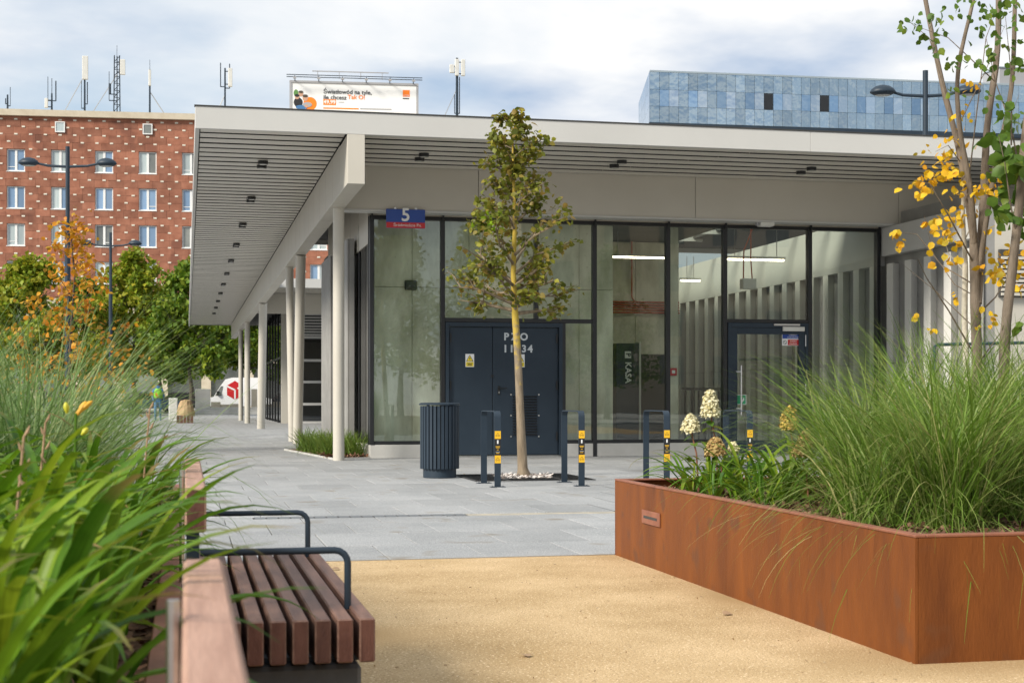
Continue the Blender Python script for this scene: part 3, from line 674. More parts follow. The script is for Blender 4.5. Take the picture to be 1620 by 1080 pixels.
for k in range(5): MB().tube([(XC + 0.02, BY - 0.06 - 0.01 * k, PZ(1000, 478 + 4.2 * k, BY)), (XB - 0.02, BY - 0.06 - 0.01 * k, PZ(1000, 478 + 4.2 * k, BY))], 0.02, 8).build('pipe', M['pipe_red'], pp, smooth=True)
MB().tube([(PX(998, BY), BY - 0.07, 4.3), (PX(998, BY), BY - 0.07, PZ(998, 470, BY)), (PX(1004, BY), BY - 0.07, PZ(1004, 480, BY))], 0.018, 8).build('pipe', M['pipe_red'], pp, smooth=True)
MB().tube([(PX(1070, 29.9), 29.9, 4.3), (PX(1070, 29.9), 29.9, PZ(1070, 460, 29.9)), (PX(1066, 29.9), 29.9, PZ(1066, 470, 29.9)), (PX(1066, 29.9), 29.9, 1.6)], 0.018, 8).build('conduit', M['offwhite'], pp, smooth=True)
KY = 27.0
ky0, ky1 = PX(975, KY), PX(1014, KY)
ks = thing('pay_desk_pylon', 'dark pylon lettered P KASA standing behind the glass', 'sign', ((ky0 + ky1) / 2, KY, 0.012))
MB().box(ky0, ky1 - 0.04, KY, KY + 0.25, 0.014, PZ(1000, 543, KY), b=0.004).build('board', M['anthracite'], ks)
MB().box(ky1 - 0.038, ky1, KY - 0.01, KY + 0.26, 0.014, PZ(1000, 540, KY), b=0.004).build('edge_strip', M['offwhite'], ks)
RT = facing((PX(993.5, KY), KY - 0.003, PZ(993, 589, KY)), (0, 0, -1), (1, 0, 0))
text_obj('lettering', 'KASA', 0.165, RT, M['print_white'], ks, bold=0.004)
bxz = PZ(993, 561, KY); bxx = PX(993.5, KY)
MB().box(bxx - 0.062, bxx + 0.062, KY - 0.003, KY - 0.001, bxz - 0.065, bxz + 0.065).build('parking_field', M['print_white'], ks)
text_obj('lettering', 'P', 0.13, facing((bxx, KY - 0.0045, bxz), (0, 0, -1), (1, 0, 0)), M['anthracite'], ks, bold=0.004)
MB().box(ky1 + 0.1, PX(1050, KY + 1.6), KY + 1.5, KY + 1.9, 0.014, PZ(1030, 560, KY + 1.5), b=0.01).build('ticket_machine', M['black'])
props(bpy.data.objects['ticket_machine'], 'tall black cabinet behind the glass beside the pylon', 'cabinet')
fa = MB().box(PX(1060, GY + 1), PX(1071, GY + 1), GY + 1.0, GY + 1.06, PZ(1065, 594, GY + 1), PZ(1065, 582, GY + 1), b=0.006).build('fire_alarm', M['red'])
props(fa, 'small red fire alarm box with white centre behind the glass', 'alarm')
MB().box(PX(1063, GY + 1), PX(1068, GY + 1), GY + 0.995, GY + 0.999, PZ(1065, 590.5, GY + 1), PZ(1065, 585.5, GY + 1)).build('button_field', M['print_white'], fa)
MB().box(PX(1058, GY + 1), PX(1075, GY + 1), GY + 1.061, GY + 1.25, 0.012, 4.31, b=0.01).build('concrete_pier', M['concrete'], pv)
rl = thing('railing', 'black bar railing inside the glass before the ribbed wall', 'railing', (PX(1110, 26), 26, 0.012))
ra, rb = PX(1079, 26), PX(1142, 26)
MB().box(ra, rb, 25.98, 26.02, PZ(1110, 617, 26), PZ(1110, 613, 26)).build('top_rail', M['black'], rl)
MB().box(ra, rb, 25.98, 26.02, 0.12, 0.16).build('bottom_rail', M['black'], rl)
for k in range(6):
    xx = ra + (rb - ra) * (k + 0.5) / 6; MB().box(xx - 0.015, xx + 0.015, 25.985, 26.015, 0.014, PZ(1110, 617.5, 26)).build('bar', M['black'], rl)
hb = thing('ceiling_box', 'white box on orange cables hanging inside above the entrance door', 'box', (PX(1184, 27), 27, PZ(1184, 457, 27)))
MB().box(PX(1173, 27), PX(1194, 27), 26.9, 27.1, PZ(1184, 457, 27), PZ(1184, 441, 27), b=0.008).build('housing', M['white'], hb)
for (p0, p1, p2) in ((1176, 1178, 1196), (1190, 1189, 1192)):
    MB().tube([(PX(p0, 27), 27, PZ(p0, 442, 27)), (PX(p1, 27), 27.05, PZ(p1, 405, 27)), (PX(p1 + 2, 27), 27.1, PZ(p1, 395, 27)), (PX(p2, 27), 27.15, 4.33)], 0.014, 6).build('cable', M['pipe_red'], hb, smooth=True)
# left flank: plinth, dark reflecting glass, perforated screens, grey cladding above
XL = X0
MB().box(XL - 0.05, XL + 0.2, GY + 0.255, 32.0, 0.0, 0.22, b=0.004).build('plinth', M['plinth'], pv)
ys = [GY + 0.10, GY + 1.5, GY + 2.9, 29.2, 30.6, 32.0]
for a, b in zip(ys[:-1], ys[1:]):
    MB().box(XL, XL + 0.03, a + 0.03, b - 0.03, 0.26, 3.58).build('side_pane', M['glass_dark'], pv)
    MB().box(XL - 0.01, XL + 0.05, a - 0.028, a + 0.028, 0.222, 4.05).build('side_mullion', M['black'], pv)
    MB().box(XL - 0.012, XL + 0.03, a + 0.032, b - 0.032, 3.60, 4.7, b=0.004).build('cladding_panel', M['alu'], pv)
MB().box(XL + 0.06, XL + 0.10, GY + 0.68, 32.0, 0.24, 4.3).build('side_lining', M['black'], pv)
for (ya, yb) in ((GY + 1.75, GY + 2.9), (29.6, 31.6)):
    scn = MB().box(XL - 0.14, XL - 0.06, ya, yb, 0.23, 3.85).build('perforated_screen', M['screen'], pv)
    n = 9
    s0 = None
    for k in range(n):
        yy = ya + 0.02 + (yb - ya - 0.04) * (k + 0.5) / n
        if s0 is None: s0 = MB().tube([(XL - 0.165, yy, 0.23), (XL - 0.165, yy, 3.85)], 0.035, 8).build('screen_rib', M['screen'], scn, smooth=True)
        else: inst(s0, (XL - 0.165, yy, 0.23), scn)
MB().box(XL + 0.02, XB, 32.0, 32.2, 0.0, 4.7).build('rear_wall', M['alu'], pv)
# second volume beyond the court
B2Y = 60.0; bx0, bx1 = PX(446, B2Y), 12.0
MB().box(bx0 + 0.3, bx1, B2Y + 0.35, 77, 0.0, 4.6).build('rear_volume', M['black'], pv)
MB().box(bx0 - 0.02, bx0 + 0.28, B2Y - 0.05, B2Y + 0.3, 0.0, 4.75).build('corner_pier', M['alu'], pv)
rz = [PZ(500, y_, B2Y) for y_ in (668, 639, 604, 570, 533.5)]
for k in range(4):
    z0, z1 = rz[k], rz[k + 1]
    MB().box(bx0 + 0.285, bx1, B2Y - 0.05, B2Y + 0.05, z0 - 0.05, z0 + 0.05).build('transom', M['fascia'], pv)
    for j in range(3):
        xa = bx0 + 0.29 + j * 1.6
        MB().box(xa, xa + 1.58, B2Y, B2Y + 0.03, z0 + 0.052, z1 - 0.052).build('rear_pane', M['glass_dark'], pv)
MB().box(bx0 + 0.285, bx1, B2Y - 0.05, B2Y + 0.05, rz[4] - 0.05, rz[4] + 0.05).build('transom', M['fascia'], pv)
for k in range(8):
    zz = rz[4] + 0.1 + k * 0.115
    m = MB().box(bx0 + 0.285, bx1, B2Y - 0.07, B2Y - 0.02, zz - 0.03, zz + 0.032)
    m.build('louvre_blade', M['fascia'], pv)
for k in range(7):
    ya = B2Y + 0.3 + k * 2.1
    for (z0, z1) in ((0.1, 2.6), (2.7, 4.4)): MB().box(bx0, bx0 + 0.03, ya + 0.05, ya + 2.05, z0, z1).build('rear_pane', M['glass_dark'], pv)
    MB().box(bx0 - 0.04, bx0 + 0.1, ya - 0.04, ya + 0.04, 0, 4.7).build('side_mullion', M['black'], pv)
MB().box(bx0 - 0.03, bx0 + 0.08, B2Y + 0.35, 75, 2.61, 2.69).build('transom', M['black'], pv)

# ------------------------------------------------------------------ vegetation builders
def spread(tv, tf, pos, fwd, nrm, size):
    """copies of a small template (k verts; x = along, y = across, z = up) laid out at pos with frames fwd/nrm"""
    tv = np.asarray(tv, float); tf = np.asarray(tf); n = len(pos)
    fwd = fwd / np.linalg.norm(fwd, axis=1, keepdims=True)
    side = np.cross(nrm, fwd); side /= np.maximum(np.linalg.norm(side, axis=1, keepdims=True), 1e-6); up = np.cross(fwd, side)
    V = pos[:, None, :] + size[:, None, None] * (tv[None, :, 0:1] * fwd[:, None, :] + tv[None, :, 1:2] * side[:, None, :] + tv[None, :, 2:3] * up[:, None, :])
    F = (tf[None] + (np.arange(n) * len(tv))[:, None, None]).reshape(-1, tf.shape[1])
    return V.reshape(-1, 3), F
LEAF4 = ([(0, 0, 0), (0.5, -0.36, 0.09), (1, 0, -0.06), (0.5, 0.36, 0.09)], [(0, 1, 2), (0, 2, 3)])
LEAF8 = ([(0, 0, 0), (0.22, -0.36, 0.07), (0.62, -0.38, 0.07), (1.0, 0, -0.10), (0.62, 0.38, 0.07), (0.22, 0.36, 0.07), (0.45, 0, 0.0)],
         [(0, 1, 6), (1, 2, 6), (2, 3, 6), (3, 4, 6), (4, 5, 6), (5, 0, 6)])
def rvec(n, r): v = r.normal(size=(n, 3)); return v / np.linalg.norm(v, axis=1, keepdims=True)
def blades(n, cx, cy, z0, rad, len_, th0, th1, width, r, segs=8, p=1.3, az=None, wob=0.25):
    """n arching grass blades: ribbons that rise from a tuft and bend over"""
    phi = r.uniform(0, 2 * np.pi, n) if az is None else r.normal(az[0], az[1], n)
    rr = rad * np.sqrt(r.uniform(0, 1, n)); a2 = r.uniform(0, 2 * np.pi, n)
    Ln = len_[0] + (len_[1] - len_[0]) * r.beta(2.5, 1.6, n)
    t0 = np.abs(r.normal(0, th0, n)) + rr / rad * th0 * 0.8; t1 = r.uniform(th1[0], th1[1], n)
    P = np.zeros((n, segs + 1, 3)); P[:, 0, 0] = cx + rr * np.cos(a2); P[:, 0, 1] = cy + rr * np.sin(a2); P[:, 0, 2] = z0
    dphi = r.normal(0, wob, n)
    for k in range(segs):
        s = (k + 0.5) / segs; th = t0 + (t1 - t0) * s ** p; ph = phi + dphi * s; ds = Ln / segs
        P[:, k + 1, 0] = P[:, k, 0] + np.sin(th) * np.cos(ph) * ds; P[:, k + 1, 1] = P[:, k, 1] + np.sin(th) * np.sin(ph) * ds; P[:, k + 1, 2] = P[:, k, 2] + np.cos(th) * ds
    tw = phi + np.pi / 2 + r.normal(0, 0.7, n); W_ = np.stack([np.cos(tw), np.sin(tw), np.zeros(n)], 1)
    s = np.linspace(0, 1, segs + 1); wd = width * np.clip(1.15 - s ** 2.2, 0.12, 1)[None, :, None] * r.uniform(0.7, 1.3, n)[:, None, None]
    A = P - W_[:, None] * wd / 2; B = P + W_[:, None] * wd / 2
    V = np.stack([A, B], 2).reshape(n, -1, 3); k = np.arange(segs)
    f = np.stack([2 * k, 2 * k + 1, 2 * k + 3, 2 * k + 2], 1)
    F = (f[None] + (np.arange(n) * (2 * segs + 2))[:, None, None]).reshape(-1, 4)
    return V.reshape(-1, 3), F
def join(parts):
    Vs, Fs, b = [], [], 0
    for V, F in parts: Vs.append(V); Fs.append(F + b); b += len(V)
    return np.concatenate(Vs), np.concatenate(Fs)
def skeleton(base, pts, r0, r1, nb, zmin, width, seed, up=0.35, sub=3, subl=0.45, jit=0.12):
    """trunk along pts and side branches that reach width(z) from it; returns tubes and twig points"""
    r = random.Random(seed); tubes = []; twig = []
    P = [Vector(base) + Vector(p) for p in pts]; n = len(P)
    tubes.append((P, [r0 + (r1 - r0) * (i / (n - 1)) ** 0.8 for i in range(n)]))
    H0, H1 = P[0].z, P[-1].z
    def at(z):
        for a, b in zip(P[:-1], P[1:]):
            if a.z <= z <= b.z: return a.lerp(b, (z - a.z) / max(1e-6, b.z - a.z))
        return P[-1].copy()
    for k in range(nb):
        z = zmin + (H1 - zmin) * ((k + r.random()) / nb); w = width(z) * r.uniform(0.72, 1.1)
        an = k * 2.399 + r.uniform(-0.5, 0.5); s = at(z)
        st = max(0.0, min(0.7 * w, (z - zmin) * 0.7)); s = at(max(z - st * up * 1.4, H0 + 0.3 * (zmin - H0)))
        e = Vector((at(z).x + math.cos(an) * w, at(z).y + math.sin(an) * w, z + r.uniform(-0.08, 0.12) * w))
        mid = s.lerp(e, 0.5) + Vector((r.uniform(-1, 1), r.uniform(-1, 1), r.uniform(0, 1))) * jit * w
        br = [s, mid, e]; rad = max(0.004, r0 * 0.28 * (1 - (z - zmin) / (H1 - zmin + 1e-6) * 0.6))
        tubes.append((br, [rad, rad * 0.6, rad * 0.2]))
        for i in range(5): twig.append((s.lerp(mid, 0.5 + 0.1 * i) if i < 3 else mid.lerp(e, (i - 3) * 0.5 + 0.5), 0.5))
        for j in range(sub):
            b0 = s.lerp(mid, r.uniform(0.6, 1)) if r.random() < 0.4 else mid.lerp(e, r.uniform(0, 0.8))
            d = (e - s).normalized(); d = (d + Vector((r.uniform(-1, 1), r.uniform(-1, 1), r.uniform(-0.5, 0.9))) * 0.9).normalized()
            b1 = b0 + d * w * subl * r.uniform(0.5, 1.1)
            tubes.append(([b0, b0.lerp(b1, 0.5) + Vector((0, 0, 0.04 * w)), b1], [rad * 0.4, rad * 0.25, rad * 0.1]))
            for i in range(4): twig.append((b0.lerp(b1, 0.4 + 0.2 * i), 1.0))
        twig.append((e, 1.0))
    return tubes, twig
def tubes_mesh(tubes, name, m, parent, n=7):
    mb = MB()
    for i, (p, rr) in enumerate(tubes): mb.tube(p, rr, n if i == 0 else 5)
    return mb.build(name, m, parent, smooth=True)
def leaves_on(twig, n, jitter, size, r, tmpl=LEAF4, droop=0.3, keep=None):
    pts = np.array([tuple(p) for p, w in twig]); wt = np.array([w for p, w in twig]); idx = r.choice(len(pts), n, p=wt / wt.sum())
    pos = pts[idx] + r.normal(0, jitter, (n, 3))
    if keep is not None: pos = pos[keep(pos)]
    n = len(pos)
    fwd = rvec(n, r); fwd[:, 2] = fwd[:, 2] * 0.6 - droop
    nrm = rvec(n, r) * 0.9; nrm[:, 2] += 0.9
    return spread(*tmpl, pos, fwd, nrm, size * r.uniform(0.6, 1.25, n))

# ------------------------------------------------------------------ corten planters
def planter(name, label, x0, x1, y0, y1, h, face_rim):
    o = thing(name, label, 'planter', ((x0 + x1) / 2, (y0 + y1) / 2, 0), 'corten planters')
    def sheets(a0, a1, n): return [(a0 + (a1 - a0) * i / n, a0 + (a1 - a0) * (i + 1) / n) for i in range(n)]
    th = 0.012
    for (a, b) in sheets(y0, y1, max(1, round((y1 - y0) / 2.0))):
        MB().box(x0, x0 + th, a + 0.0008, b - 0.0008, 0.0, h - 0.013).build('steel_sheet', M['corten'], o)
        MB().box(x1 - th, x1, a + 0.0008, b - 0.0008, 0.0, h - 0.013).build('steel_sheet', M['corten'], o)
    for (a, b) in sheets(x0 + th + 0.001, x1 - th - 0.001, max(1, round((x1 - x0) / 2.0))):
        MB().box(a + 0.0008, b - 0.0008, y0, y0 + th, 0.0, h - 0.013).build('steel_sheet', M['corten'], o)
        MB().box(a + 0.0008, b - 0.0008, y1 - th, y1, 0.0, h - 0.013).build('steel_sheet', M['corten'], o)
    w = face_rim
    for (a, b, c, d) in ((x0 - 0.002, x0 + w, y0 - 0.002, y1 + 0.002), (x1 - w, x1 + 0.002, y0 - 0.002, y1 + 0.002), (x0 + w + 0.001, x1 - w - 0.001, y0 - 0.002, y0 + w), (x0 + w + 0.001, x1 - w - 0.001, y1 - w, y1 + 0.002)):
        MB().box(a, b, c, d, h - 0.012, h, b=0.003).build('rim', M['corten_edge'], o)
    sb = MB(); nx, ny = int((x1 - x0) / 0.12), int((y1 - y0) / 0.12)
    rr = random.Random(3)
    g = [[(x0 + 0.02 + (x1 - x0 - 0.04) * i / nx, y0 + 0.02 + (y1 - y0 - 0.04) * j / ny, h - 0.07 + rr.uniform(-0.02, 0.02)) for i in range(nx + 1)] for j in range(ny + 1)]
    vs_ = [p for row in g for p in row]
    sb.add(vs_, [(j * (nx + 1) + i, j * (nx + 1) + i + 1, (j + 1) * (nx + 1) + i + 1, (j + 1) * (nx + 1) + i) for j in range(ny) for i in range(nx)])
    sb.build('soil', M['mulch'], o, smooth=True)
    return o
HP = 0.487
PR = (2.68, 6.6, 5.12, 9.12)
prt = planter('planter', 'rust brown corten steel planter with long grasses, hydrangeas and slim trees', *PR, HP, 0.045)
PLF = (-3.2, -0.016, -1.2, 9.1)
plf = planter('planter', 'long corten planter full of daylilies and grass behind the wooden bench', *PLF, HP, 0.058)
# slotted lamp plate on the side of the right planter
ly = 8.35; lz = PZ(1015, 822, 8.6)
pl = MB().box(PR[0] - 0.010, PR[0] - 0.001, ly - 0.17, ly + 0.17, 0.255, 0.335, b=0.002).build('lamp_plate', M['corten_edge'], prt)
MB().box(PR[0] - 0.0125, PR[0] - 0.0105, ly - 0.125, ly + 0.125, 0.288, 0.303).build('lamp_slot', M['void'], pl)
# bark chips
CHIP = ([(0, -0.25, 0), (1, -0.2, 0.05), (0.95, 0.22, 0.12), (0.05, 0.25, 0.06)], [(0, 1, 2), (0, 2, 3)])
def chips(parent, x0, x1, y0, y1, z, n, seed, size=0.05, kind='stuff', m='chip', name='bark_chips'):
    r = np.random.default_rng(seed); pos = np.stack([r.uniform(x0, x1, n), r.uniform(y0, y1, n), r.uniform(z, z + 0.03, n)], 1)
    f = rvec(n, r); f[:, 2] *= 0.35; nn = rvec(n, r) * 0.5; nn[:, 2] += 1
    V, F = spread(*CHIP, pos, f, nn, size * r.uniform(0.4, 1.3, n)); return np_mesh(name, V, F, M[m], parent, kind)
chips(prt, PR[0] + 0.05, PR[0] + 2.6, PR[2] + 0.05, PR[3] - 0.05, HP - 0.075, 16000, 5, 0.03)
chips(plf, -1.2, -0.08, 1.0, 9.0, HP - 0.075, 12000, 6, 0.032)

# daylilies: strap leaves, each an object of its own
def leaf_detail(m):               # fine veins along the strap and dry brown tips
    t = m.node_tree; p = t.nodes['Principled BSDF']; src = p.inputs['Base Color'].links[0].from_socket
    tcn = N('ShaderNodeTexCoord', t); mpn = N('ShaderNodeMapping', t); mpn.inputs['Scale'].default_value = (4, 420, 4); L(tcn.outputs['Object'], mpn.inputs[0], t)
    nz = N('ShaderNodeTexNoise', t); nz.inputs['Scale'].default_value = 1.0; nz.inputs['Detail'].default_value = 3; L(mpn.outputs[0], nz.inputs['Vector'], t)
    mr = N('ShaderNodeMapRange', t); L(nz.outputs[0], mr.inputs[0], t); mr.inputs[3].default_value = 0.45; mr.inputs[4].default_value = 1.35
    hs = N('ShaderNodeHueSaturation', t); L(src, hs.inputs['Color'], t); L(mr.outputs[0], hs.inputs['Value'], t)
    ln = N('ShaderNodeVectorMath', t, operation='LENGTH'); L(tcn.outputs['Object'], ln.inputs[0], t)
    n2_ = N('ShaderNodeTexNoise', t); n2_.inputs['Scale'].default_value = 6; oi = N('ShaderNodeObjectInfo', t); L(oi.outputs['Location'], n2_.inputs['Vector'], t)
    ad = N('ShaderNodeMath', t, operation='MULTIPLY_ADD'); L(n2_.outputs[0], ad.inputs[0], t); ad.inputs[1].default_value = 0.5; L(ln.outputs['Value'], ad.inputs[2], t)
    rp = N('ShaderNodeMapRange', t); L(ad.outputs[0], rp.inputs[0], t); rp.inputs[1].default_value = 0.84; rp.inputs[2].default_value = 0.95
    mx_ = N('ShaderNodeMix', t, data_type='RGBA'); L(rp.outputs[0], mx_.inputs['Factor'], t); L(hs.outputs[0], mx_.inputs[6], t); mx_.inputs[7].default_value = (0.30, 0.20, 0.07, 1)
    L(mx_.outputs[2], p.inputs['Base Color'], t)
    for n in t.nodes:
        if n.type == 'BSDF_TRANSLUCENT': L(mx_.outputs[2], n.inputs[0], t)
M['daylily'] = leafmat('daylily', [(0.05, 0.135, 0.008), (0.10, 0.22, 0.010), (0.07, 0.17, 0.012), (0.15, 0.29, 0.013), (0.085, 0.195, 0.010), (0.25, 0.36, 0.018), (0.10, 0.23, 0.015), (0.30, 0.38, 0.02)], 0.35, 0.45, obj=True, spec=0.3)
leaf_detail(M['daylily'])
def strap(L_, w, th0, th1, p, seed):
    r = random.Random(seed); n = 12; x = z = 0.0; pts = [(0.0, 0.0, th0)]
    for k in range(n):
        s = (k + 0.5) / n; th = th0 + (th1 - th0) * s ** p; x += math.sin(th) * L_ / n; z += math.cos(th) * L_ / n; pts.append((x, z, th))
    mb = MB(); vs_ = []; side = r.uniform(-0.06, 0.06)
    for k, (x, z, th) in enumerate(pts):
        s = k / n; ww = w * (0.75 + 0.5 * s if s < 0.5 else 1.0) * (1 - max(0, (s - 0.55) / 0.45) ** 1.7 * 0.96); fold = ww * 0.30 * (1 - 0.5 * s)
        nx, nz = -math.cos(th), math.sin(th)      # leaf upper side
        yy = side * s * s * L_ * 2
        vs_ += [(x + nx * fold, yy - ww / 2, z + nz * fold), (x, yy, z), (x + nx * fold, yy + ww / 2, z + nz * fold)]
    fs = []
    for k in range(n):
        a = 3 * k; fs += [(a, a + 1, a + 4, a + 3), (a + 1, a + 2, a + 5, a + 4)]
    me = bpy.data.meshes.new('leaf'); me.from_pydata(vs_, [], fs); me.polygons.foreach_set('use_smooth', [True] * len(fs)); me.materials.append(M['daylily']); return me
STR = [strap(0.62 + 0.05 * (i % 4), 0.027 + 0.004 * (i % 3), 0.12 + 0.09 * (i % 3), 1.5 + 0.24 * (i % 5), 1.25 + 0.35 * (i % 4), i) for i in range(12)]
def daylily(x, y, z, n, sc, label, group, seed, lean=(-0.25, 0.12)):
    r = random.Random(seed); o = thing('daylily', label, 'plant', (x, y, z), group)
    for k in range(n):
        lf = bpy.data.objects.new('leaf', r.choice(STR)); COL.objects.link(lf); lf.parent = o
        an = k * 2.399 + r.uniform(-0.4, 0.4); q = r.uniform(0.01, 0.05)
        lf.location = (math.cos(an) * q, math.sin(an) * q, 0); lf.rotation_euler = (r.uniform(-0.25, 0.25), r.uniform(*lean), an)
        s = sc * r.uniform(0.72, 1.12); lf.scale = (s, s * r.uniform(0.85, 1.15), s)
    return o
GL = 'green daylily clump with arching strap leaves behind the wooden bench'
rr = random.Random(21); k = 0
yy = 1.5
spots = []
while yy < 4.9:
    lim = 0.123 * yy + 0.34
    x = -0.24 - (0.06 if yy > 2.2 else 0.0)
    while x > -lim:
        spots.append((x + rr.uniform(-0.05, 0.03), yy + rr.uniform(-0.09, 0.09))); x -= 0.2
    yy += 0.23
spots += [(-0.2, 3.35), (-0.18, 3.7), (-0.2, 4.1), (-0.19, 4.5), (-0.17, 2.9), (-0.2, 5.0)]
for (x, y) in spots:
    k += 1; daylily(x, y, HP - 0.06, 24 if y < 3 else 20, rr.uniform(0.66, 0.86), GL, 'daylilies in the left planter', 100 + k)
for k, (x, y) in enumerate(((2.93, 8.35), (3.12, 8.1), (3.28, 8.5), (3.05, 7.75), (3.35, 7.85), (3.55, 8.3), (3.02, 7.45), (2.95, 8.05), (3.15, 8.65), (3.4, 8.1), (3.2, 7.6), (3.7, 8.0))):
    daylily(x, y, HP - 0.06, 20, rr.uniform(0.55, 0.72), 'dark green daylily tuft in the right planter by the hydrangeas', 'daylilies in the right planter', 300 + k, (0.0, 0.6))
# daylily bud on its stalk
bp_ = PT(126, 3.4, 640)
bd = thing('daylily_flower', 'orange daylily buds on a tall green stalk above the leaves', 'flower', (bp_.x, bp_.y, HP - 0.06))
MB().tube([(bp_.x - 0.02, bp_.y, HP - 0.06), (bp_.x - 0.012, bp_.y, 0.75), (bp_.x - 0.008, bp_.y, bp_.z - 0.02)], [0.005, 0.004, 0.0035], 6).build('stalk', M['daylily'], bd, smooth=True)
M['bud'] = mat('bud', (0.60, 0.30, 0.02), (0.75, 0.42, 0.04), 40, 0.5); M['budg'] = mat('budg', (0.50, 0.48, 0.03), rough=0.5)
for (dx, dz, ln, an, m) in ((0.0, 0.0, 0.062, 0.9, 'bud'), (0.003, -0.004, 0.05, 0.55, 'bud'), (-0.02, 0.0, 0.035, -0.1, 'budg'), (0.012, -0.05, 0.03, 0.7, 'budg')):
    p0 = Vector((bp_.x - 0.008 + dx, bp_.y, bp_.z - 0.02 + dz)); ln *= 0.75; d_ = Vector((math.sin(an), 0, math.cos(an)))
    MB().tube([p0, p0 + d_ * ln * 0.2, p0 + d_ * ln * 0.55, p0 + d_ * ln * 0.85, p0 + d_ * ln], [0.002, 0.0045, 0.007, 0.005, 0.001], 8).build('bud', M[m], bd, smooth=True)
M['dry'] = mat('dry', (0.28, 0.18, 0.10), (0.42, 0.28, 0.17), 30, 0.9)
for k, (px, py, t, h) in enumerate(((237, 646, 4.3, 0.46), (72, 668, 3.3, 0.42), (38, 690, 2.7, 0.35))):
    p = PT(px, t, py); st = thing('dry_stalk', 'withered brown flower stalk among the daylily leaves', 'stalk', (p.x - 0.02, p.y, HP - 0.06), 'withered stalks in the left planter')
    MB().tube([(p.x - 0.03, p.y, HP - 0.06), (p.x - 0.02, p.y, (HP + p.z) / 2), (p.x, p.y, p.z)], [0.0032, 0.003, 0.0026], 6).build('stem', M['dry'], st, smooth=True)
    for j in range(4): MB().tube([(p.x, p.y, p.z - 0.03 * j), (p.x + 0.006 * (-1) ** j, p.y, p.z - 0.03 * j + 0.008), (p.x + 0.010 * (-1) ** j, p.y, p.z - 0.03 * j + 0.02)], [0.002, 0.0038, 0.001], 6).build('seed_pod', M['dry'], st, smooth=True)
# grasses
M['grass'] = leafmat('grass', [(0.085, 0.175, 0.018), (0.15, 0.26, 0.03), (0.11, 0.21, 0.022), (0.20, 0.31, 0.05), (0.30, 0.36, 0.11), (0.12, 0.22, 0.025), (0.45, 0.42, 0.18)], 0.35, 0.45)
M['grass_blue'] = leafmat('grass_blue', [(0.10, 0.185, 0.05), (0.17, 0.28, 0.08), (0.13, 0.22, 0.06), (0.25, 0.35, 0.13), (0.36, 0.40, 0.18)], 0.35, 0.45)
def grass(x, y, z, n, L0, L1, rad, label, group, m, seed, th0=0.20, th1=(0.7, 2.3), w=0.0045):
    r = np.random.default_rng(seed); o = thing('grass_clump', label, 'grass', (x, y, z), group)
    V, F = join([blades(int(n * 0.7), x, y, z, rad, (L0, L1), th0, th1, w, r), blades(int(n * 0.3), x, y, z, rad * 1.2, (L0 * 0.6, L1 * 0.95), th0 * 2.4, (1.5, 2.8), w * 0.9, r, p=1.0)])
    np_mesh('blades', V, F, M[m], o, kind='stuff', smooth=True); return o
for k, (x, y, n, l) in enumerate(((3.33, 6.05, 900, 0.98), (3.85, 6.45, 800, 1.06), (3.32, 6.9, 650, 0.92), (3.95, 7.2, 800, 1.12), (4.45, 6.9, 550, 1.1), (3.72, 7.6, 550, 0.95), (4.3, 8.0, 700, 1.14), (4.85, 7.7, 550, 1.12), (5.0, 8.6, 450, 1.1), (3.05, 6.2, 260, 0.7))):
    grass(x, y, HP - 0.07, n, l * 0.5, l * 1.15, 0.14, 'tall arching green grass clump in the right planter', 'grass clumps in the right planter', 'grass', 400 + k, w=0.0058)
for k, (x, y, n, l) in enumerate(((3.55, 7.3, 90, 1.0), (3.9, 7.9, 80, 1.1), (3.3, 6.5, 70, 0.95))):      # long blades that lean out over the hydrangeas
    r = np.random.default_rng(460 + k); o = thing('grass_clump', 'thin grass tuft with long blades leaning over towards the hydrangeas', 'grass', (x, y, HP - 0.07), 'leaning grass tufts in the right planter')
    V, F = blades(n, x, y, HP - 0.07, 0.1, (l * 0.7, l * 1.2), 0.35, (1.2, 2.2), 0.0055, r, az=(math.pi * 0.95, 0.45)); np_mesh('blades', V, F, M['grass'], o, kind='stuff', smooth=True)
for k, (x, y, n, l) in enumerate(((-0.55, 5.3, 700, 1.02), (-0.95, 5.2, 600, 1.05), (-0.52, 6.1, 650, 1.0), (-1.0, 6.2, 600, 1.08), (-0.62, 7.0, 550, 1.0), (-1.1, 7.2, 550, 1.1), (-0.7, 7.9, 500, 0.95), (-1.2, 8.2, 450, 1.1), (-0.28, 6.6, 200, 0.8), (-1.6, 7.8, 350, 1.1))):
    grass(x, y, HP - 0.07, n, l * 0.5, l * 1.15, 0.13, 'feathery blue green grass clump rising behind the daylilies', 'grass clumps in the left planter', 'grass_blue', 500 + k, w=0.0055)

for k, (x, y, n, az_) in enumerate(((3.02, 6.7, 26, 3.1), (3.02, 6.0, 30, 3.3), (3.1, 5.55, 30, 3.9), (3.4, 5.5, 26, 4.5), (3.05, 7.4, 16, 3.1))):
    r = np.random.default_rng(480 + k); o = thing('grass_clump', 'sparse grass tuft at the planter edge, its thin blades hanging over the rusty steel', 'grass', (x, y, HP - 0.07), 'hanging grass tufts in the right planter')
    V, F = blades(n, x, y, HP - 0.07, 0.1, (0.45, 0.85), 0.5, (2.2, 3.1), 0.003, r, az=(az_, 0.6), p=0.8, wob=0.5); np_mesh('blades', V, F, M['grass'], o, kind='stuff', smooth=True)

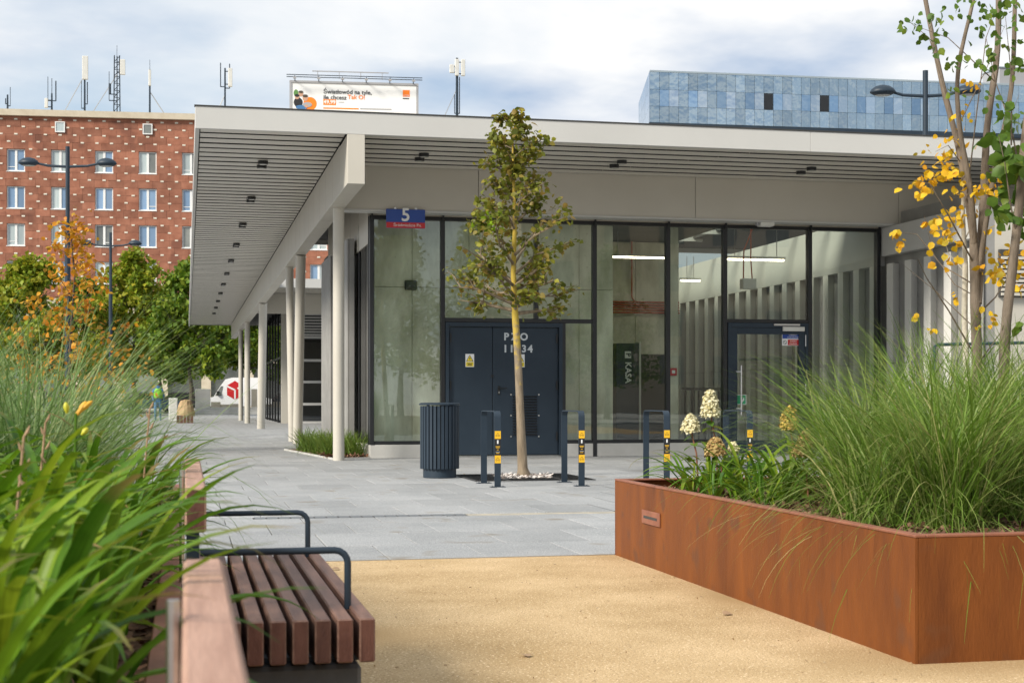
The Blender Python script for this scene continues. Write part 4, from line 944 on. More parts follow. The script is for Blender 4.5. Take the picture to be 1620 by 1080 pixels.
# hydrangeas in the right planter
M['hyd_w'] = leafmat('hyd_w', [(0.70, 0.66, 0.42), (0.80, 0.76, 0.56), (0.66, 0.58, 0.28)], 0.25, 0.6)
M['hyd_b'] = leafmat('hyd_b', [(0.42, 0.26, 0.11), (0.55, 0.38, 0.14), (0.62, 0.50, 0.22), (0.33, 0.17, 0.08)], 0.2, 0.7)
M['hyd_y'] = leafmat('hyd_y', [(0.62, 0.50, 0.10), (0.66, 0.46, 0.12), (0.48, 0.28, 0.09)], 0.2, 0.7)
M['hyd_leaf'] = leafmat('hyd_leaf', [(0.10, 0.20, 0.03), (0.15, 0.26, 0.04), (0.30, 0.30, 0.05)], 0.35, 0.5)
def hydrangea(px, py, t, w, h, m, label, seed):
    r = np.random.default_rng(seed); c = PT(px, t, py)
    o = thing('hydrangea', label, 'flower', (c.x + 0.03, c.y, HP - 0.06), 'hydrangeas in the right planter')
    MB().tube([(c.x + 0.05, c.y, HP - 0.06), (c.x + 0.035, c.y, (HP + c.z) / 2), (c.x, c.y, c.z - h * 0.4)], [0.006, 0.005, 0.004], 6).build('stem', M['corten_edge'], o, smooth=True)
    n = 420; u = r.uniform(0, 1, n); an = r.uniform(0, 6.283, n); rad = w / 2 * np.sqrt(1 - (u * 0.97) ** 1.6) * r.uniform(0.6, 1.08, n)
    pos = np.stack([c.x + rad * np.cos(an), c.y + rad * np.sin(an), c.z - h / 2 + u * h], 1)
    out = np.stack([np.cos(an), np.sin(an), 0.6 + u], 1) + rvec(n, r) * 0.8; f = np.cross(out, rvec(n, r))
    V1, F1 = spread(*LEAF8, pos, f, out, 0.018 * r.uniform(0.6, 1.3, n)); V2, F2 = spread(*LEAF8, pos, -f, out, 0.018 * r.uniform(0.6, 1.3, n))
    V, F = join([(V1, F1), (V2, F2)]); np_mesh('flower_head', V, F, M[m], o, kind='stuff')
    n = 9; pos = np.stack([c.x + r.uniform(-0.02, 0.02, n), c.y + r.uniform(-0.02, 0.02, n), c.z - h / 2 - r.uniform(0.01, 0.22, n)], 1)
    f = rvec(n, r); f[:, 2] = -0.2; V, F = spread(*LEAF8, pos, f, np.tile([0, 0, 1.0], (n, 1)) + rvec(n, r) * 0.3, 0.085 * r.uniform(0.6, 1.1, n))
    np_mesh('leaves', V, F, M['hyd_leaf'], o)
hydrangea(1093, 669, 8.9, 0.105, 0.10, 'hyd_w', 'creamy white hydrangea head, the shorter of two upright pale ones', 1)
hydrangea(1124, 638, 9.0, 0.11, 0.16, 'hyd_w', 'tall creamy white hydrangea head, the largest pale one', 2)
hydrangea(1132, 706, 8.6, 0.12, 0.10, 'hyd_b', 'faded brown hydrangea head low beside the pale ones', 3)
hydrangea(1160, 708, 8.7, 0.06, 0.05, 'hyd_w', 'tiny cream hydrangea head low among daylily leaves', 4)
hydrangea(1249, 661, 8.4, 0.10, 0.12, 'hyd_y', 'yellow and rust hydrangea head standing among grass wisps', 5)
hydrangea(1278, 693, 8.2, 0.11, 0.09, 'hyd_b', 'dry tan hydrangea head at the foot of the grass', 6)
hydrangea(1266, 712, 8.0, 0.08, 0.06, 'hyd_b', 'small dry brown hydrangea head lowest at the grass', 7)

# slim multi-stemmed trees in the right planter
M['lf_yellow'] = leafmat('lf_yellow', [(0.78, 0.46, 0.02), (0.85, 0.56, 0.03), (0.66, 0.32, 0.02), (0.75, 0.50, 0.03), (0.45, 0.36, 0.04)], 0.4, 0.5)
M['lf_green'] = leafmat('lf_green', [(0.06, 0.12, 0.02), (0.11, 0.20, 0.025), (0.08, 0.15, 0.025), (0.20, 0.27, 0.03)], 0.4, 0.45)
def slim_tree(label, t, stems, m, twigs, clusters, leafm, seed):
    """stems: polylines in photograph columns/rows at depth t; clusters of leaves (px, py, n, spread, size)"""
    r = np.random.default_rng(seed); q = random.Random(seed)
    b = PT(stems[0][0][0], t, stems[0][0][1])
    o = thing('slim_tree', label, 'tree', (b.x, b.y, HP - 0.07), 'slim trees in the right planter')
    first = True
    for st in stems:
        pts = []; rad = []
        for i, (px, py, dt, rr_) in enumerate(st): pts.append(PT(px, t + dt, py)); rad.append(rr_)
        if first: pts = [Vector((pts[0].x, pts[0].y, HP - 0.08))] + pts; rad = [rad[0] * 1.15] + rad
        # smooth
        P, Q = [pts[0]], [rad[0]]
        for i in range(len(pts) - 1):
            p0, p1, p2, p3 = pts[max(i - 1, 0)], pts[i], pts[i + 1], pts[min(i + 2, len(pts) - 1)]
            for s in (0.25, 0.5, 0.75, 1.0):
                P.append(0.5 * ((2 * p1) + (p2 - p0) * s + (2 * p0 - 5 * p1 + 4 * p2 - p3) * s * s + (3 * p1 - p0 - 3 * p2 + p3) * s ** 3)); Q.append((rad[i] + (rad[i + 1] - rad[i]) * s) * q.uniform(0.96, 1.06))
        MB().tube(P, Q, 9).build('trunk' if first else 'limb', M[m], o, smooth=True); first = False
    tb = MB()
    for tw in twigs:
        pts = [PT(px, t + dt, py) for (px, py, dt) in tw[0]]; n = len(pts)
        tb.tube(pts, [tw[1] * (1 - 0.75 * i / (n - 1)) for i in range(n)], 5)
    if twigs: tb.build('twigs', M[m], o, smooth=True)
    VF = []
    for (px, py, n, sp, sz) in clusters:
        n = int(n * 1.3) + 1; c = np.array(PT(px, t + q.uniform(-0.15, 0.15), py)); pos = c + r.normal(0, sp, (n, 3)); pos[:, 2] = c[2] + r.normal(0, sp * 0.75, n)
        f = rvec(n, r); f[:, 2] = f[:, 2] * 0.5 - 0.7; nn = rvec(n, r); VF.append(spread(*LEAF8, pos, f, nn, (0.8 if leafm == 'lf_yellow' else 0.9) * sz * r.uniform(0.6, 1.2, n)))
    V, F = join(VF); np_mesh('leaves', V, F, M[leafm], o)
# stems: (px, py, depth change, radius)
slim_tree('slim grey tree with clusters of yellow autumn leaves in the right planter', 8.6,
    [[(1546, 600, 0, .032), (1543, 480, 0, .030), (1541, 380, 0, .027)], [(1541, 380, 0, .024), (1520, 250, .1, .019), (1490, 130, .15, .016), (1464, 0, .2, .013), (1452, -80, .2, .011)],
     [(1541, 390, 0, .022), (1535, 300, -.1, .017), (1518, 200, -.15, .014), (1516, 110, -.2, .012), (1540, 0, -.2, .010), (1555, -80, -.2, .009)],
     [(1546, 480, 0, .028), (1556, 330, .1, .024), (1562, 200, .1, .020), (1578, 80, .15, .018), (1580, -60, .2, .015)],
     [(1548, 430, 0, .016), (1572, 280, -.1, .015), (1600, 140, -.15, .013), (1606, 0, -.2, .012), (1612, -60, -.2, .01)]],
    'bark_grey',
    [([(1541, 560, 0), (1500, 490, -.1), (1466, 440, -.2), (1452, 410, -.3)], .006), ([(1544, 500, 0), (1575, 470, .1), (1600, 430, .1), (1618, 410, .2)], .006),
     ([(1542, 420, 0), (1500, 340, -.2), (1470, 290, -.3), (1450, 285, -.3)], .006), ([(1540, 450, 0), (1490, 420, .2), (1450, 370, .2), (1425, 368, .2)], .005),
     ([(1522, 260, .1), (1500, 230, 0), (1480, 240, 0)], .004), ([(1500, 160, .1), (1470, 60, .1), (1440, 36, .1)], .004), ([(1530, 310, -.1), (1545, 180, 0), (1560, 60, 0), (1575, 20, 0)], .005),
     ([(1544, 580, 0), (1580, 530, .1), (1600, 500, .1)], .005), ([(1543, 520, 0), (1480, 460, .1), (1430, 420, .1)], .004), ([(1516, 200, 0), (1560, 110, .1), (1590, 40, .1)], .004),
     ([(1545, 470, 0), (1510, 450, .1), (1476, 400, .1), (1462, 340, .1)], .004), ([(1562, 290, 0), (1590, 210, .1), (1612, 150, .1)], .004)],
    [(1470, 290, 16, .05, .062), (1490, 268, 18, .06, .062), (1512, 252, 14, .06, .06), (1500, 280, 14, .06, .06), (1455, 292, 9, .04, .06), (1510, 215, 10, .05, .055), (1515, 175, 6, .03, .055), (1535, 130, 5, .03, .055), (1495, 352, 12, .05, .06), (1470, 352, 4, .02, .06), (1500, 376, 12, .05, .06), (1505, 400, 10, .05, .06), (1418, 368, 4, .025, .065), (1425, 388, 6, .03, .06), (1520, 335, 12, .06, .06), (1560, 398, 6, .03, .06), (1590, 425, 16, .06, .062), (1575, 440, 10, .05, .06), (1612, 400, 10, .05, .062), (1600, 395, 8, .04, .06), (1552, 420, 2, .01, .07), (1512, 470, 3, .02, .055), (1565, 502, 9, .04, .05), (1474, 521, 2, .01, .055), (1456, 501, 1, .01, .05), (1550, 300, 10, .05, .055), (1572, 305, 8, .05, .055), (1615, 445, 8, .04, .06), (1545, 290, 8, .05, .055), (1480, 240, 6, .04, .055), (1575, 360, 4, .03, .06), (1548, 515, 2, .01, .055)],
    'lf_yellow', 31)
slim_tree('very slim pale barked sapling beside the yellow leaved tree', 8.75,
    [[(1529, 600, 0, .020), (1526, 500, 0, .018), (1527, 420, 0, .016), (1523, 330, 0, .012), (1528, 280, 0, .008)]], 'bark_pale',
    [([(1526, 430, 0), (1500, 400, 0), (1490, 360, 0)], .004), ([(1526, 380, 0), (1545, 340, 0), (1555, 300, 0)], .004)],
    [(1520, 310, 6, .04, .05), (1492, 362, 4, .03, .05), (1522, 345, 8, .05, .05)], 'lf_yellow', 32)
slim_tree('leaning slim tree with fresh green leaves at the back of the right planter', 8.3,
    [[(1588, 600, 0, .030), (1592, 510, 0, .028), (1601, 430, 0, .026), (1612, 330, 0, .024), (1620, 230, 0, .022), (1640, 80, 0, .018)]], 'bark_grey',
    [([(1608, 370, 0), (1598, 320, -.1), (1590, 260, -.1), (1580, 215, -.1)], .006), ([(1616, 290, 0), (1600, 200, .1), (1575, 130, .1), (1560, 60, .1)], .006), ([(1600, 230, 0), (1600, 120, 0), (1590, 20, 0)], .005), ([(1575, 130, .1), (1500, 60, .1), (1445, 40, .1)], .004)],
    [(1600, 300, 16, .06, .10), (1590, 262, 16, .06, .10), (1580, 215, 12, .05, .10), (1612, 250, 14, .06, .10), (1592, 338, 8, .04, .09), (1608, 190, 8, .05, .08), (1590, 180, 6, .04, .07), (1618, 512, 4, .03, .09), (1600, 330, 6, .05, .09), (1612, 345, 6, .04, .09),
     (1445, 34, 9, .045, .05), (1440, 44, 6, .04, .05), (1480, 28, 6, .04, .05), (1468, 70, 7, .04, .05), (1490, 48, 5, .03, .05), (1502, 22, 4, .03, .05), (1508, 100, 8, .04, .05), (1550, 55, 6, .04, .05), (1560, 30, 6, .05, .05), (1585, 12, 10, .06, .05), (1600, 22, 10, .06, .05), (1590, 90, 12, .06, .055), (1555, 100, 8, .05, .05), (1595, 60, 8, .05, .05), (1530, 3, 8, .05, .05), (1570, 8, 8, .05, .05), (1505, 145, 4, .03, .05), (1615, 100, 8, .05, .055), (1575, 155, 5, .04, .05)],
    'lf_green', 33)

# ------------------------------------------------------------------ benches
def ends(o):
    me = o.data; me.materials.append(M['wood_end'])
    for p in me.polygons:
        if abs(p.normal.y) > 0.9: p.material_index = 1
def bench(label, y0, y1, arms):
    o = thing('bench', label, 'bench', (0.25, (y0 + y1) / 2, 0), 'wooden benches along the left planter')
    for k in range(8):
        xb = 0.463 - k * 0.0553
        s = MB().box(xb - 0.040, xb, y0, y1, 0.34, 0.45, b=0.004).build('seat_slat', M['wood'], o); ends(s)
    b = MB().box(-0.004, 0.048, y0, y1, 0.672, 0.782, b=0.005).build('backrest', M['wood_pale'], o); ends(b)
    MB().box(0.10, 0.435, y0 + 0.06, y1 - 0.06, 0.0, 0.325, b=0.01).build('base', mat('bench_base', (0.07, 0.07, 0.072), (0.11, 0.11, 0.11), 4, 0.8, 0.2, 40) if 'bench_base' not in bpy.data.materials else bpy.data.materials['bench_base'], o)
    for yy in (y0 + 0.15, (y0 + y1) / 2, y1 - 0.15): MB().box(0.05, 0.45, yy - 0.03, yy + 0.03, 0.326, 0.339).build('cross_bar', M['anthracite'], o)
    for yy in arms:
        pts = [(0.035, yy, 0.597)] + [(0.385, yy, 0.597)] + [(0.385 + 0.035 * math.sin(a), yy, 0.562 + 0.035 * math.cos(a)) for a in (0.4, 0.8, 1.2, 1.57)] + [(0.42, yy, 0.44)]
        MB().tube(pts, 0.0095, 10).build('armrest', M['anthracite'], o, smooth=True)
        MB().box(0.0, 0.033, yy - 0.008, yy + 0.008, 0.33, 0.671).build('back_post', M['anthracite'], o)
    for yy in (y0 + 0.55, y1 - 0.55):
        MB().tube([(-0.0125, yy, 0.05), (-0.0125, yy, 0.80)], 0.007, 8).build('back_stay', M['steel'], o, smooth=True)
    return o
bench('slatted wooden bench with dark metal armrests against the left planter', 3.70, 5.52, (3.95, 5.28))
bench('next wooden bench along the planter, only its pale backrest plank in view', 0.30, 2.06, (0.55,))

# ------------------------------------------------------------------ litter bin
bx_, by_ = 3.13, 18.5
lb = thing('litter_bin', 'round anthracite slatted litter bin standing before the glass pavilion', 'bin', (bx_, by_, 0))
MB().lathe([(0.20, 0.0), (0.21, 0.005), (0.21, 0.13)], (bx_, by_, 0), 32).build('foot', M['anthracite'], lb, smooth=True)
MB().lathe([(0.205, 0.10), (0.205, 0.88)], (bx_, by_, 0), 32).build('liner', M['black'], lb, smooth=True)
s0 = None
for k in range(30):
    an = 2 * math.pi * k / 30; c, s_ = math.cos(an), math.sin(an)
    if s0 is None: s0 = MB().box(-0.0185, 0.0185, -0.012, 0.012, 0.115, 0.905, b=0.003).build('slat', M['anthracite'], lb, base=(0, 0, 0)); s0.location = (0.235 * s_, -0.235 * c, 0); s0.rotation_euler.z = an
    else: inst(s0, (bx_ + 0.235 * s_, by_ - 0.235 * c, 0), lb, rot=(0, 0, an))
MB().lathe([(0.256, 0.915), (0.262, 0.92), (0.262, 0.932), (0.24, 0.945), (0.10, 0.948)], (bx_, by_, 0), 32).build('lid', M['anthracite'], lb, smooth=True)
for an in (0.5, 2.2, 3.7, 5.3): MB().tube([(bx_ + 0.2 * math.cos(an), by_ + 0.2 * math.sin(an), 0.88), (bx_ + 0.2 * math.cos(an), by_ + 0.2 * math.sin(an), 0.916)], 0.014, 6).build('lid_post', M['black'], lb)

# ------------------------------------------------------------------ bike racks
def rack(x, y0, y1, label):
    o = thing('bike_rack', label, 'bike rack', (x, (y0 + y1) / 2, 0), 'bike racks on the forecourt')
    h, w, t, rad = 0.86, 0.072, 0.012, 0.075
    pr = [(y0, 0.008)] + [(y0 + rad - rad * math.cos(a), h - rad + rad * math.sin(a)) for a in [i * math.pi / 16 for i in range(9)]] + [(y1 - rad + rad * math.sin(a), h - rad + rad * math.cos(a)) for a in [i * math.pi / 16 for i in range(9)]] + [(y1, 0.008)]
    inn = [(y0 + t, 0.008)] + [(y0 + rad - (rad - t) * math.cos(a), h - rad + (rad - t) * math.sin(a)) for a in [i * math.pi / 16 for i in range(9)]] + [(y1 - rad + (rad - t) * math.sin(a), h - rad + (rad - t) * math.cos(a)) for a in [i * math.pi / 16 for i in range(9)]] + [(y1 - t, 0.008)]
    n = len(pr); vs_ = [(x + s * w / 2, p[0], p[1]) for s in (-1, 1) for q in (pr, inn) for p in q]
    fs = []
    for i in range(n - 1):
        a, b, c, d = i, n + i, 2 * n + i, 3 * n + i
        fs += [(a, a + 1, c + 1, c), (b, d, d + 1, b + 1), (a, b, b + 1, a + 1), (c, c + 1, d + 1, d)]
    fs += [(0, 2 * n, 3 * n, n), (n - 1, 2 * n - 1, 4 * n - 1, 3 * n - 1)]
    MB().add(vs_, fs).build('hoop', M['anthracite'], o, smooth=True, fixn=True)
    for yy in (y0 + 0.006, y1 - 0.006):
        f = MB().box(x - 0.085, x + 0.085, yy - 0.05, yy + 0.05, 0.0005, 0.0075, b=0.002).build('foot_plate', M['anthracite'], o)
        for sx in (-0.062, 0.062): MB().lathe([(0.011, 0), (0.011, 0.008), (0.006, 0.012)], (x + sx, yy, 0.0075), 6).build('bolt', M['steel'], f)
    zz = 0.43
    st = MB().box(x - w / 2 + 0.002, x + w / 2 - 0.002, y0 - 0.0012, y0 - 0.0003, 0.30, 0.60).build('sticker', M['print_black'], o)
    for z0 in (0.27, 0.545):
        q = MB().box(x - w / 2 + 0.001, x + w / 2 - 0.001, y0 - 0.0022, y0 - 0.0013, z0, z0 + 0.088).build('yellow_field', M['yellow'], st)
        for cx_ in (-0.014, 0.014): ring((x + cx_, z0 + 0.036), 0.007, 0.0105, y0 - 0.0026, M['print_black'], st, 'bicycle_mark')
        cm = MB(facing((x, y0 - 0.0026, z0 + 0.045))); cm.add([(-0.013, -0.002, 0), (-0.008, 0.018, 0), (0.008, 0.018, 0), (0.014, -0.002, 0), (0.006, 0.014, 0), (-0.006, 0.014, 0)], [(0, 5, 1), (5, 4, 2, 1), (4, 3, 2)]); cm.build('bicycle_mark', M['print_black'], st)
    MB().box(x - 0.008, x + 0.008, y0 - 0.0022, y0 - 0.0013, 0.49, 0.53).build('print_mark', M['print_white'], st)
    for (z0, hw, m) in ((0.455, 0.026, 'yellow'), (0.442, 0.02, 'yellow'), (0.418, 0.01, 'yellow'), (0.395, 0.024, 'print_grey'), (0.38, 0.018, 'yellow')): MB().box(x - hw, x + hw, y0 - 0.0022, y0 - 0.0013, z0, z0 + 0.006).build('small_print', M[m], st)
for (x, lab) in ((3.43, 'bent flat bar bike rack beside the slatted litter bin'), (4.41, 'bent flat bar bike rack right of the young tree'),
                 (5.43, 'bent flat bar bike rack in front of the pay desk pylon'), (6.45, 'bent flat bar bike rack before the glazed entrance door, half hidden by the planter')):
    rack(x, 16.35, 17.15, lab)

# ------------------------------------------------------------------ forecourt tree with grate
tx, ty = 4.15, 18.25
gt = thing('tree_grate', 'flat dark square tree grate with white pebbles around the trunk', 'tree grate', (tx, ty, 0))
for (a, b, c, d) in ((tx - 0.75, tx - 0.34, ty - 0.75, ty + 0.75), (tx + 0.34, tx + 0.75, ty - 0.75, ty + 0.75), (tx - 0.338, tx + 0.338, ty - 0.75, ty - 0.34), (tx - 0.338, tx + 0.338, ty + 0.34, ty + 0.75)):
    MB().box(a, b, c, d, 0.003, 0.010).build('plate', mat('grate_steel', (0.035, 0.035, 0.038), (0.06, 0.06, 0.06), 20, 0.7) if 'grate_steel' not in bpy.data.materials else bpy.data.materials['grate_steel'], gt)
    nbar = int((d - c) / 0.05)
    sb = MB()
    for k in range(nbar): sb.box(a + 0.03, b - 0.03, c + 0.015 + k * 0.05, c + 0.035 + k * 0.05, 0.010, 0.014)
    sb.build('bars', M['black'], gt, kind='stuff')
chips(gt, tx - 0.33, tx + 0.33, ty - 0.33, ty + 0.33, 0.004, 900, 9, 0.05, m='pebble', name='pebbles')
tr = thing('young_tree', 'young tree with olive green leaves and yellow lichened trunk in the forecourt', 'tree', (tx, ty, 0))
WR = random.Random(17)
def wd(z):
    T = [(2.05, .55), (2.3, .82), (2.6, .90), (3.0, .88), (3.3, .72), (3.6, .56), (4.0, .50), (4.3, .34), (4.6, .12), (5, .1)]
    for (a, p), (b, q) in zip(T[:-1], T[1:]):
        if z <= b: return (p + (q - p) * max(0, (z - a) / (b - a))) * WR.choice((0.5, 0.75, 0.95, 1.05, 1.15))
    return 0.1
tubes, twig = skeleton((tx, ty, 0), [(0.02, 0, 0), (0.0, 0, 0.12), (-0.03, 0, 0.8), (-0.06, 0, 1.5), (-0.10, 0, 2.1), (-0.12, 0, 2.6), (-0.10, 0, 3.2), (-0.12, 0, 3.9), (-0.14, 0, 4.6)], 0.10, 0.008, 40, 2.05, wd, 5, up=0.55, sub=5, subl=0.5)
tubes[0] = (tubes[0][0], [0.10, 0.066, 0.052, 0.047, 0.043, 0.034, 0.026, 0.016, 0.007])
tubes_mesh(tubes[:1], 'trunk', M['bark_lichen'], tr, 12); tubes_mesh(tubes[1:], 'limbs', M['bark'], tr)
M['lf_olive'] = leafmat('lf_olive', [(0.09, 0.11, 0.015), (0.18, 0.20, 0.022), (0.13, 0.15, 0.02), (0.30, 0.29, 0.035), (0.25, 0.165, 0.035), (0.16, 0.18, 0.022)], 0.35, 0.5)
r_ = np.random.default_rng(8)
np_mesh('crown', *leaves_on(twig, 3000, 0.045, 0.08, r_, LEAF8, droop=0.25), M['lf_olive'], tr)
c = np.array(PT(772, 18.4, 352)); pos = c + r_.normal(0, 0.07, (26, 3)); f = rvec(26, r_); f[:, 2] -= 0.4
M['lf_lime'] = leafmat('lf_lime', [(0.30, 0.48, 0.02), (0.36, 0.55, 0.04)], 0.5, 0.4)
np_mesh('fresh_leaves', *spread(*LEAF8, pos, f, rvec(26, r_), 0.085 * r_.uniform(0.7, 1.2, 26)), M['lf_lime'], tr)

# planting bed at the columns
bed = thing('planting_bed', 'narrow mulched bed of short grass around the pavilion columns', 'planting bed', (2.55, 27, 0))
MB().prism([(1.86, 28.9), (2.35, 24.25), (2.98, 24.5), (2.98, 29.5)][::-1], -0.005, 0.02).build('mulch', M['mulch'], bed, fixn=True)
for (p, q) in (((1.84, 28.9), (2.33, 24.2)), ((2.36, 24.2), (2.98, 24.46))):
    v = Vector((q[0] - p[0], q[1] - p[1], 0)); n = Vector((-v.y, v.x, 0)).normalized() * 0.03
    MB().prism([(p[0], p[1]), (q[0], q[1]), (q[0] + n.x, q[1] + n.y), (p[0] + n.x, p[1] + n.y)], 0.0, 0.03).build('edging', M['plinth'], bed, fixn=True)
chips(bed, 2.25, 2.95, 24.6, 29.2, 0.02, 2600, 12, 0.07)
M['grass_short'] = leafmat('grass_short', [(0.07, 0.14, 0.02), (0.13, 0.22, 0.03), (0.20, 0.27, 0.05), (0.10, 0.17, 0.03)], 0.35, 0.5)
for k, (x, y) in enumerate(((2.18, 28.2), (2.2, 27.3), (2.35, 26.8), (2.32, 26.1), (2.55, 26.4), (2.42, 25.4), (2.62, 25.6), (2.75, 26.3), (2.56, 27.4), (2.8, 25.0))):
    grass(x, y, 0.02, 170, 0.3, 0.58, 0.14, 'short tuft of green grass in the bed by the columns', 'grass tufts at the columns', 'grass_short', 600 + k, 0.25, (0.6, 1.8), 0.012)

# fallen leaves
for k, (px, py, lab) in enumerate(((1144, 973, 'dry tan leaf lying on the sand beside the planter'), (835, 1040, 'curled brown leaf lying alone on open sand'), (538, 901, 'small brown leaf lying by the far end of the bench'), (738, 751, 'yellow brown leaf on the pavers by the litter bin'))):
    p = PG(px, py); pos = np.array([[p.x, p.y, 0.012]])
    a = 0.4 + k * 1.3
    V, F = spread(*LEAF8, pos, np.array([[math.cos(a), math.sin(a), 0.1]]), np.array([[0.15, -0.2, 1.0]]), np.array([0.055 if py > 800 else 0.09]))
    o = np_mesh('fallen_leaf', V, F, M['dry']); props(o, lab, 'leaf', 'fallen leaves'); o.location.z = 0.006
M['grit'] = leafmat('grit', [(0.20, 0.13, 0.07), (0.36, 0.25, 0.13), (0.55, 0.43, 0.27), (0.15, 0.10, 0.06)], 0.0, 0.9)
r_ = np.random.default_rng(77); n = 900
pos = np.stack([r_.uniform(0.5, 2.66, n), r_.uniform(3.2, 9.05, n), np.full(n, 0.004)], 1); f = rvec(n, r_); f[:, 2] *= 0.3; nn = rvec(n, r_) * 0.5; nn[:, 2] += 1
np_mesh('grit', *spread(*CHIP, pos, f, nn, r_.uniform(0.004, 0.014, n)), M['grit'], path, kind='stuff')
# handrail at the right, beyond the planter
hr = thing('handrail', 'dark green tubular handrail before the ribbed wall behind the right planter', 'railing', (PX(1478, 20.2), 20.2, 0))
xa, xb = PX(1478, 20.2), 14.5
MB().tube([(xa, 20.2, 0.0), (xa, 20.2, PZ(1478, 548, 20.2)), (xa + 0.06, 20.2, PZ(1478, 545, 20.2)), (xb, 20.2, PZ(1478, 545, 20.2) + 0.1)], 0.025, 8).build('rail', M['rail'], hr, smooth=True)
for k in range(1, 3): MB().tube([(xa + 1.1 * k, 20.2, 0.0), (xa + 1.1 * k, 20.2, PZ(1478, 545, 20.2) + 0.03 * k)], 0.02, 8).build('post', M['rail'], hr, smooth=True)

# ------------------------------------------------------------------ brick building far behind
BT = 131.0
b0 = PT(0, BT, z=0); BR = Matrix.Translation(b0) @ Matrix.Rotation(R(-4.4), 4, 'Z')
BXA, BXB, BH = -9.0, 45.0, 26.0
bb = thing('brick_building', 'tall red brown slab clad building dotted with white bricks and white windows', 'building', b0)
PITCH, RH, WZ0 = 3.8, 0.66, 12.2 - 0.99
wcols = [1.35 + PITCH * k for k in range(-2, 12) if BXA + 1 < 1.35 + PITCH * k < BXB - 1]
core = MB(BR); core.box(BXA + 0.1, BXB - 0.1, 0.30, 14, 0, BH); core.build('core', M['slab_joint'], bb)
BRB = BR.to_3x3().to_4x4()
sm = {}
stuffm = MB(BR); nsl = 0
def slab_mesh(w):
    k = round(w, 2)
    if k not in sm:
        me = bpy.data.meshes.new('slab'); t = MB().box(-w / 2 + 0.006, w / 2 - 0.006, 0, 0.28, 0.006, RH - 0.006)
        me.from_pydata(t.v, [], t.f); me.materials.append(M['slab']); sm[k] = me
    return sm[k]
def put_slab(xa, xb, z):
    global nsl
    xc = (xa + xb) / 2; p = proj(BR @ Vector((xc, 0, z)))
    if -12 < p[0] < 312 and p[1] < 470 and nsl < 296:
        o = bpy.data.objects.new('slab', slab_mesh(xb - xa)); COL.objects.link(o); place(o, BR @ Vector((xc, random.uniform(-0.012, 0.012), z)), bb); o.rotation_euler.z = R(-4.4); nsl += 1
    else: stuffm.box(xa + 0.006, xb - 0.006, 0, 0.28, z + 0.006, z + RH - 0.006)
for j in range(-2, 22):
    z = WZ0 + RH * j
    if 0 <= j < 18 and j % 5 < 3:
        for i, xc in enumerate(wcols):
            nx = wcols[i + 1] if i + 1 < len(wcols) else BXB + 0.78
            if i == 0:
                put_slab(BXA, xc - 0.78, z)
            w = (nx - 0.78 - xc - 0.78) / 2
            put_slab(xc + 0.78, xc + 0.78 + w, z); put_slab(xc + 0.78 + w, nx - 0.78, z)
    else:
        xa = BXA - (0.65 if j % 2 else 0)
        while xa < BXB: put_slab(max(xa, BXA), min(xa + PITCH / 3, BXB), z); xa += PITCH / 3
stuffm.box(BXA, BXB, 0, 0.28, WZ0 + RH * 22, BH)
stuffm.build('far_slabs', M['slab'], bb, kind='stuff')
wb = MB(BR)
for j in range(-2, 23):
    z = WZ0 + RH * j
    xa = wcols[0] - PITCH + (0.65 if j % 2 else 0)
    while xa < BXB - 0.3:
        if xa > BXA + 0.3:
            inwin = False
            for xc in wcols:
                for f_ in range(4):
                    zc_ = 12.2 + 3.3 * f_
                    if abs(xa - xc) < 0.95 and abs(z - zc_) < 1.05: inwin = True
            if not inwin: wb.box(xa - 0.14, xa + 0.14, -0.03, 0.05, z - 0.065, z + 0.065)
        xa += PITCH / 3
wb.build('white_bricks', M['white_brick'], bb, kind='stuff')
co = MB(BR); co.box(BXA - 0.3, BXB + 0.3, -0.35, 14.2, BH, BH + 0.55); co.build('cornice', M['stone_tan'], bb)
M['pn_blue'] = mat('pn_blue', (0.16, 0.26, 0.40), (0.22, 0.33, 0.48), 0.4, 0.08, rnd=0.3, spec=0.8)
M['pn_curt'] = mat('pn_curt', (0.36, 0.43, 0.44), (0.50, 0.56, 0.55), 0.5, 0.12, rnd=0.2, stretch=(6, 6, 0.3), spec=0.8)
M['pn_dark'] = mat('pn_dark', (0.09, 0.10, 0.10), (0.20, 0.21, 0.19), 0.5, 0.1, rnd=0.3, spec=0.8)
win = None; rw = random.Random(4)
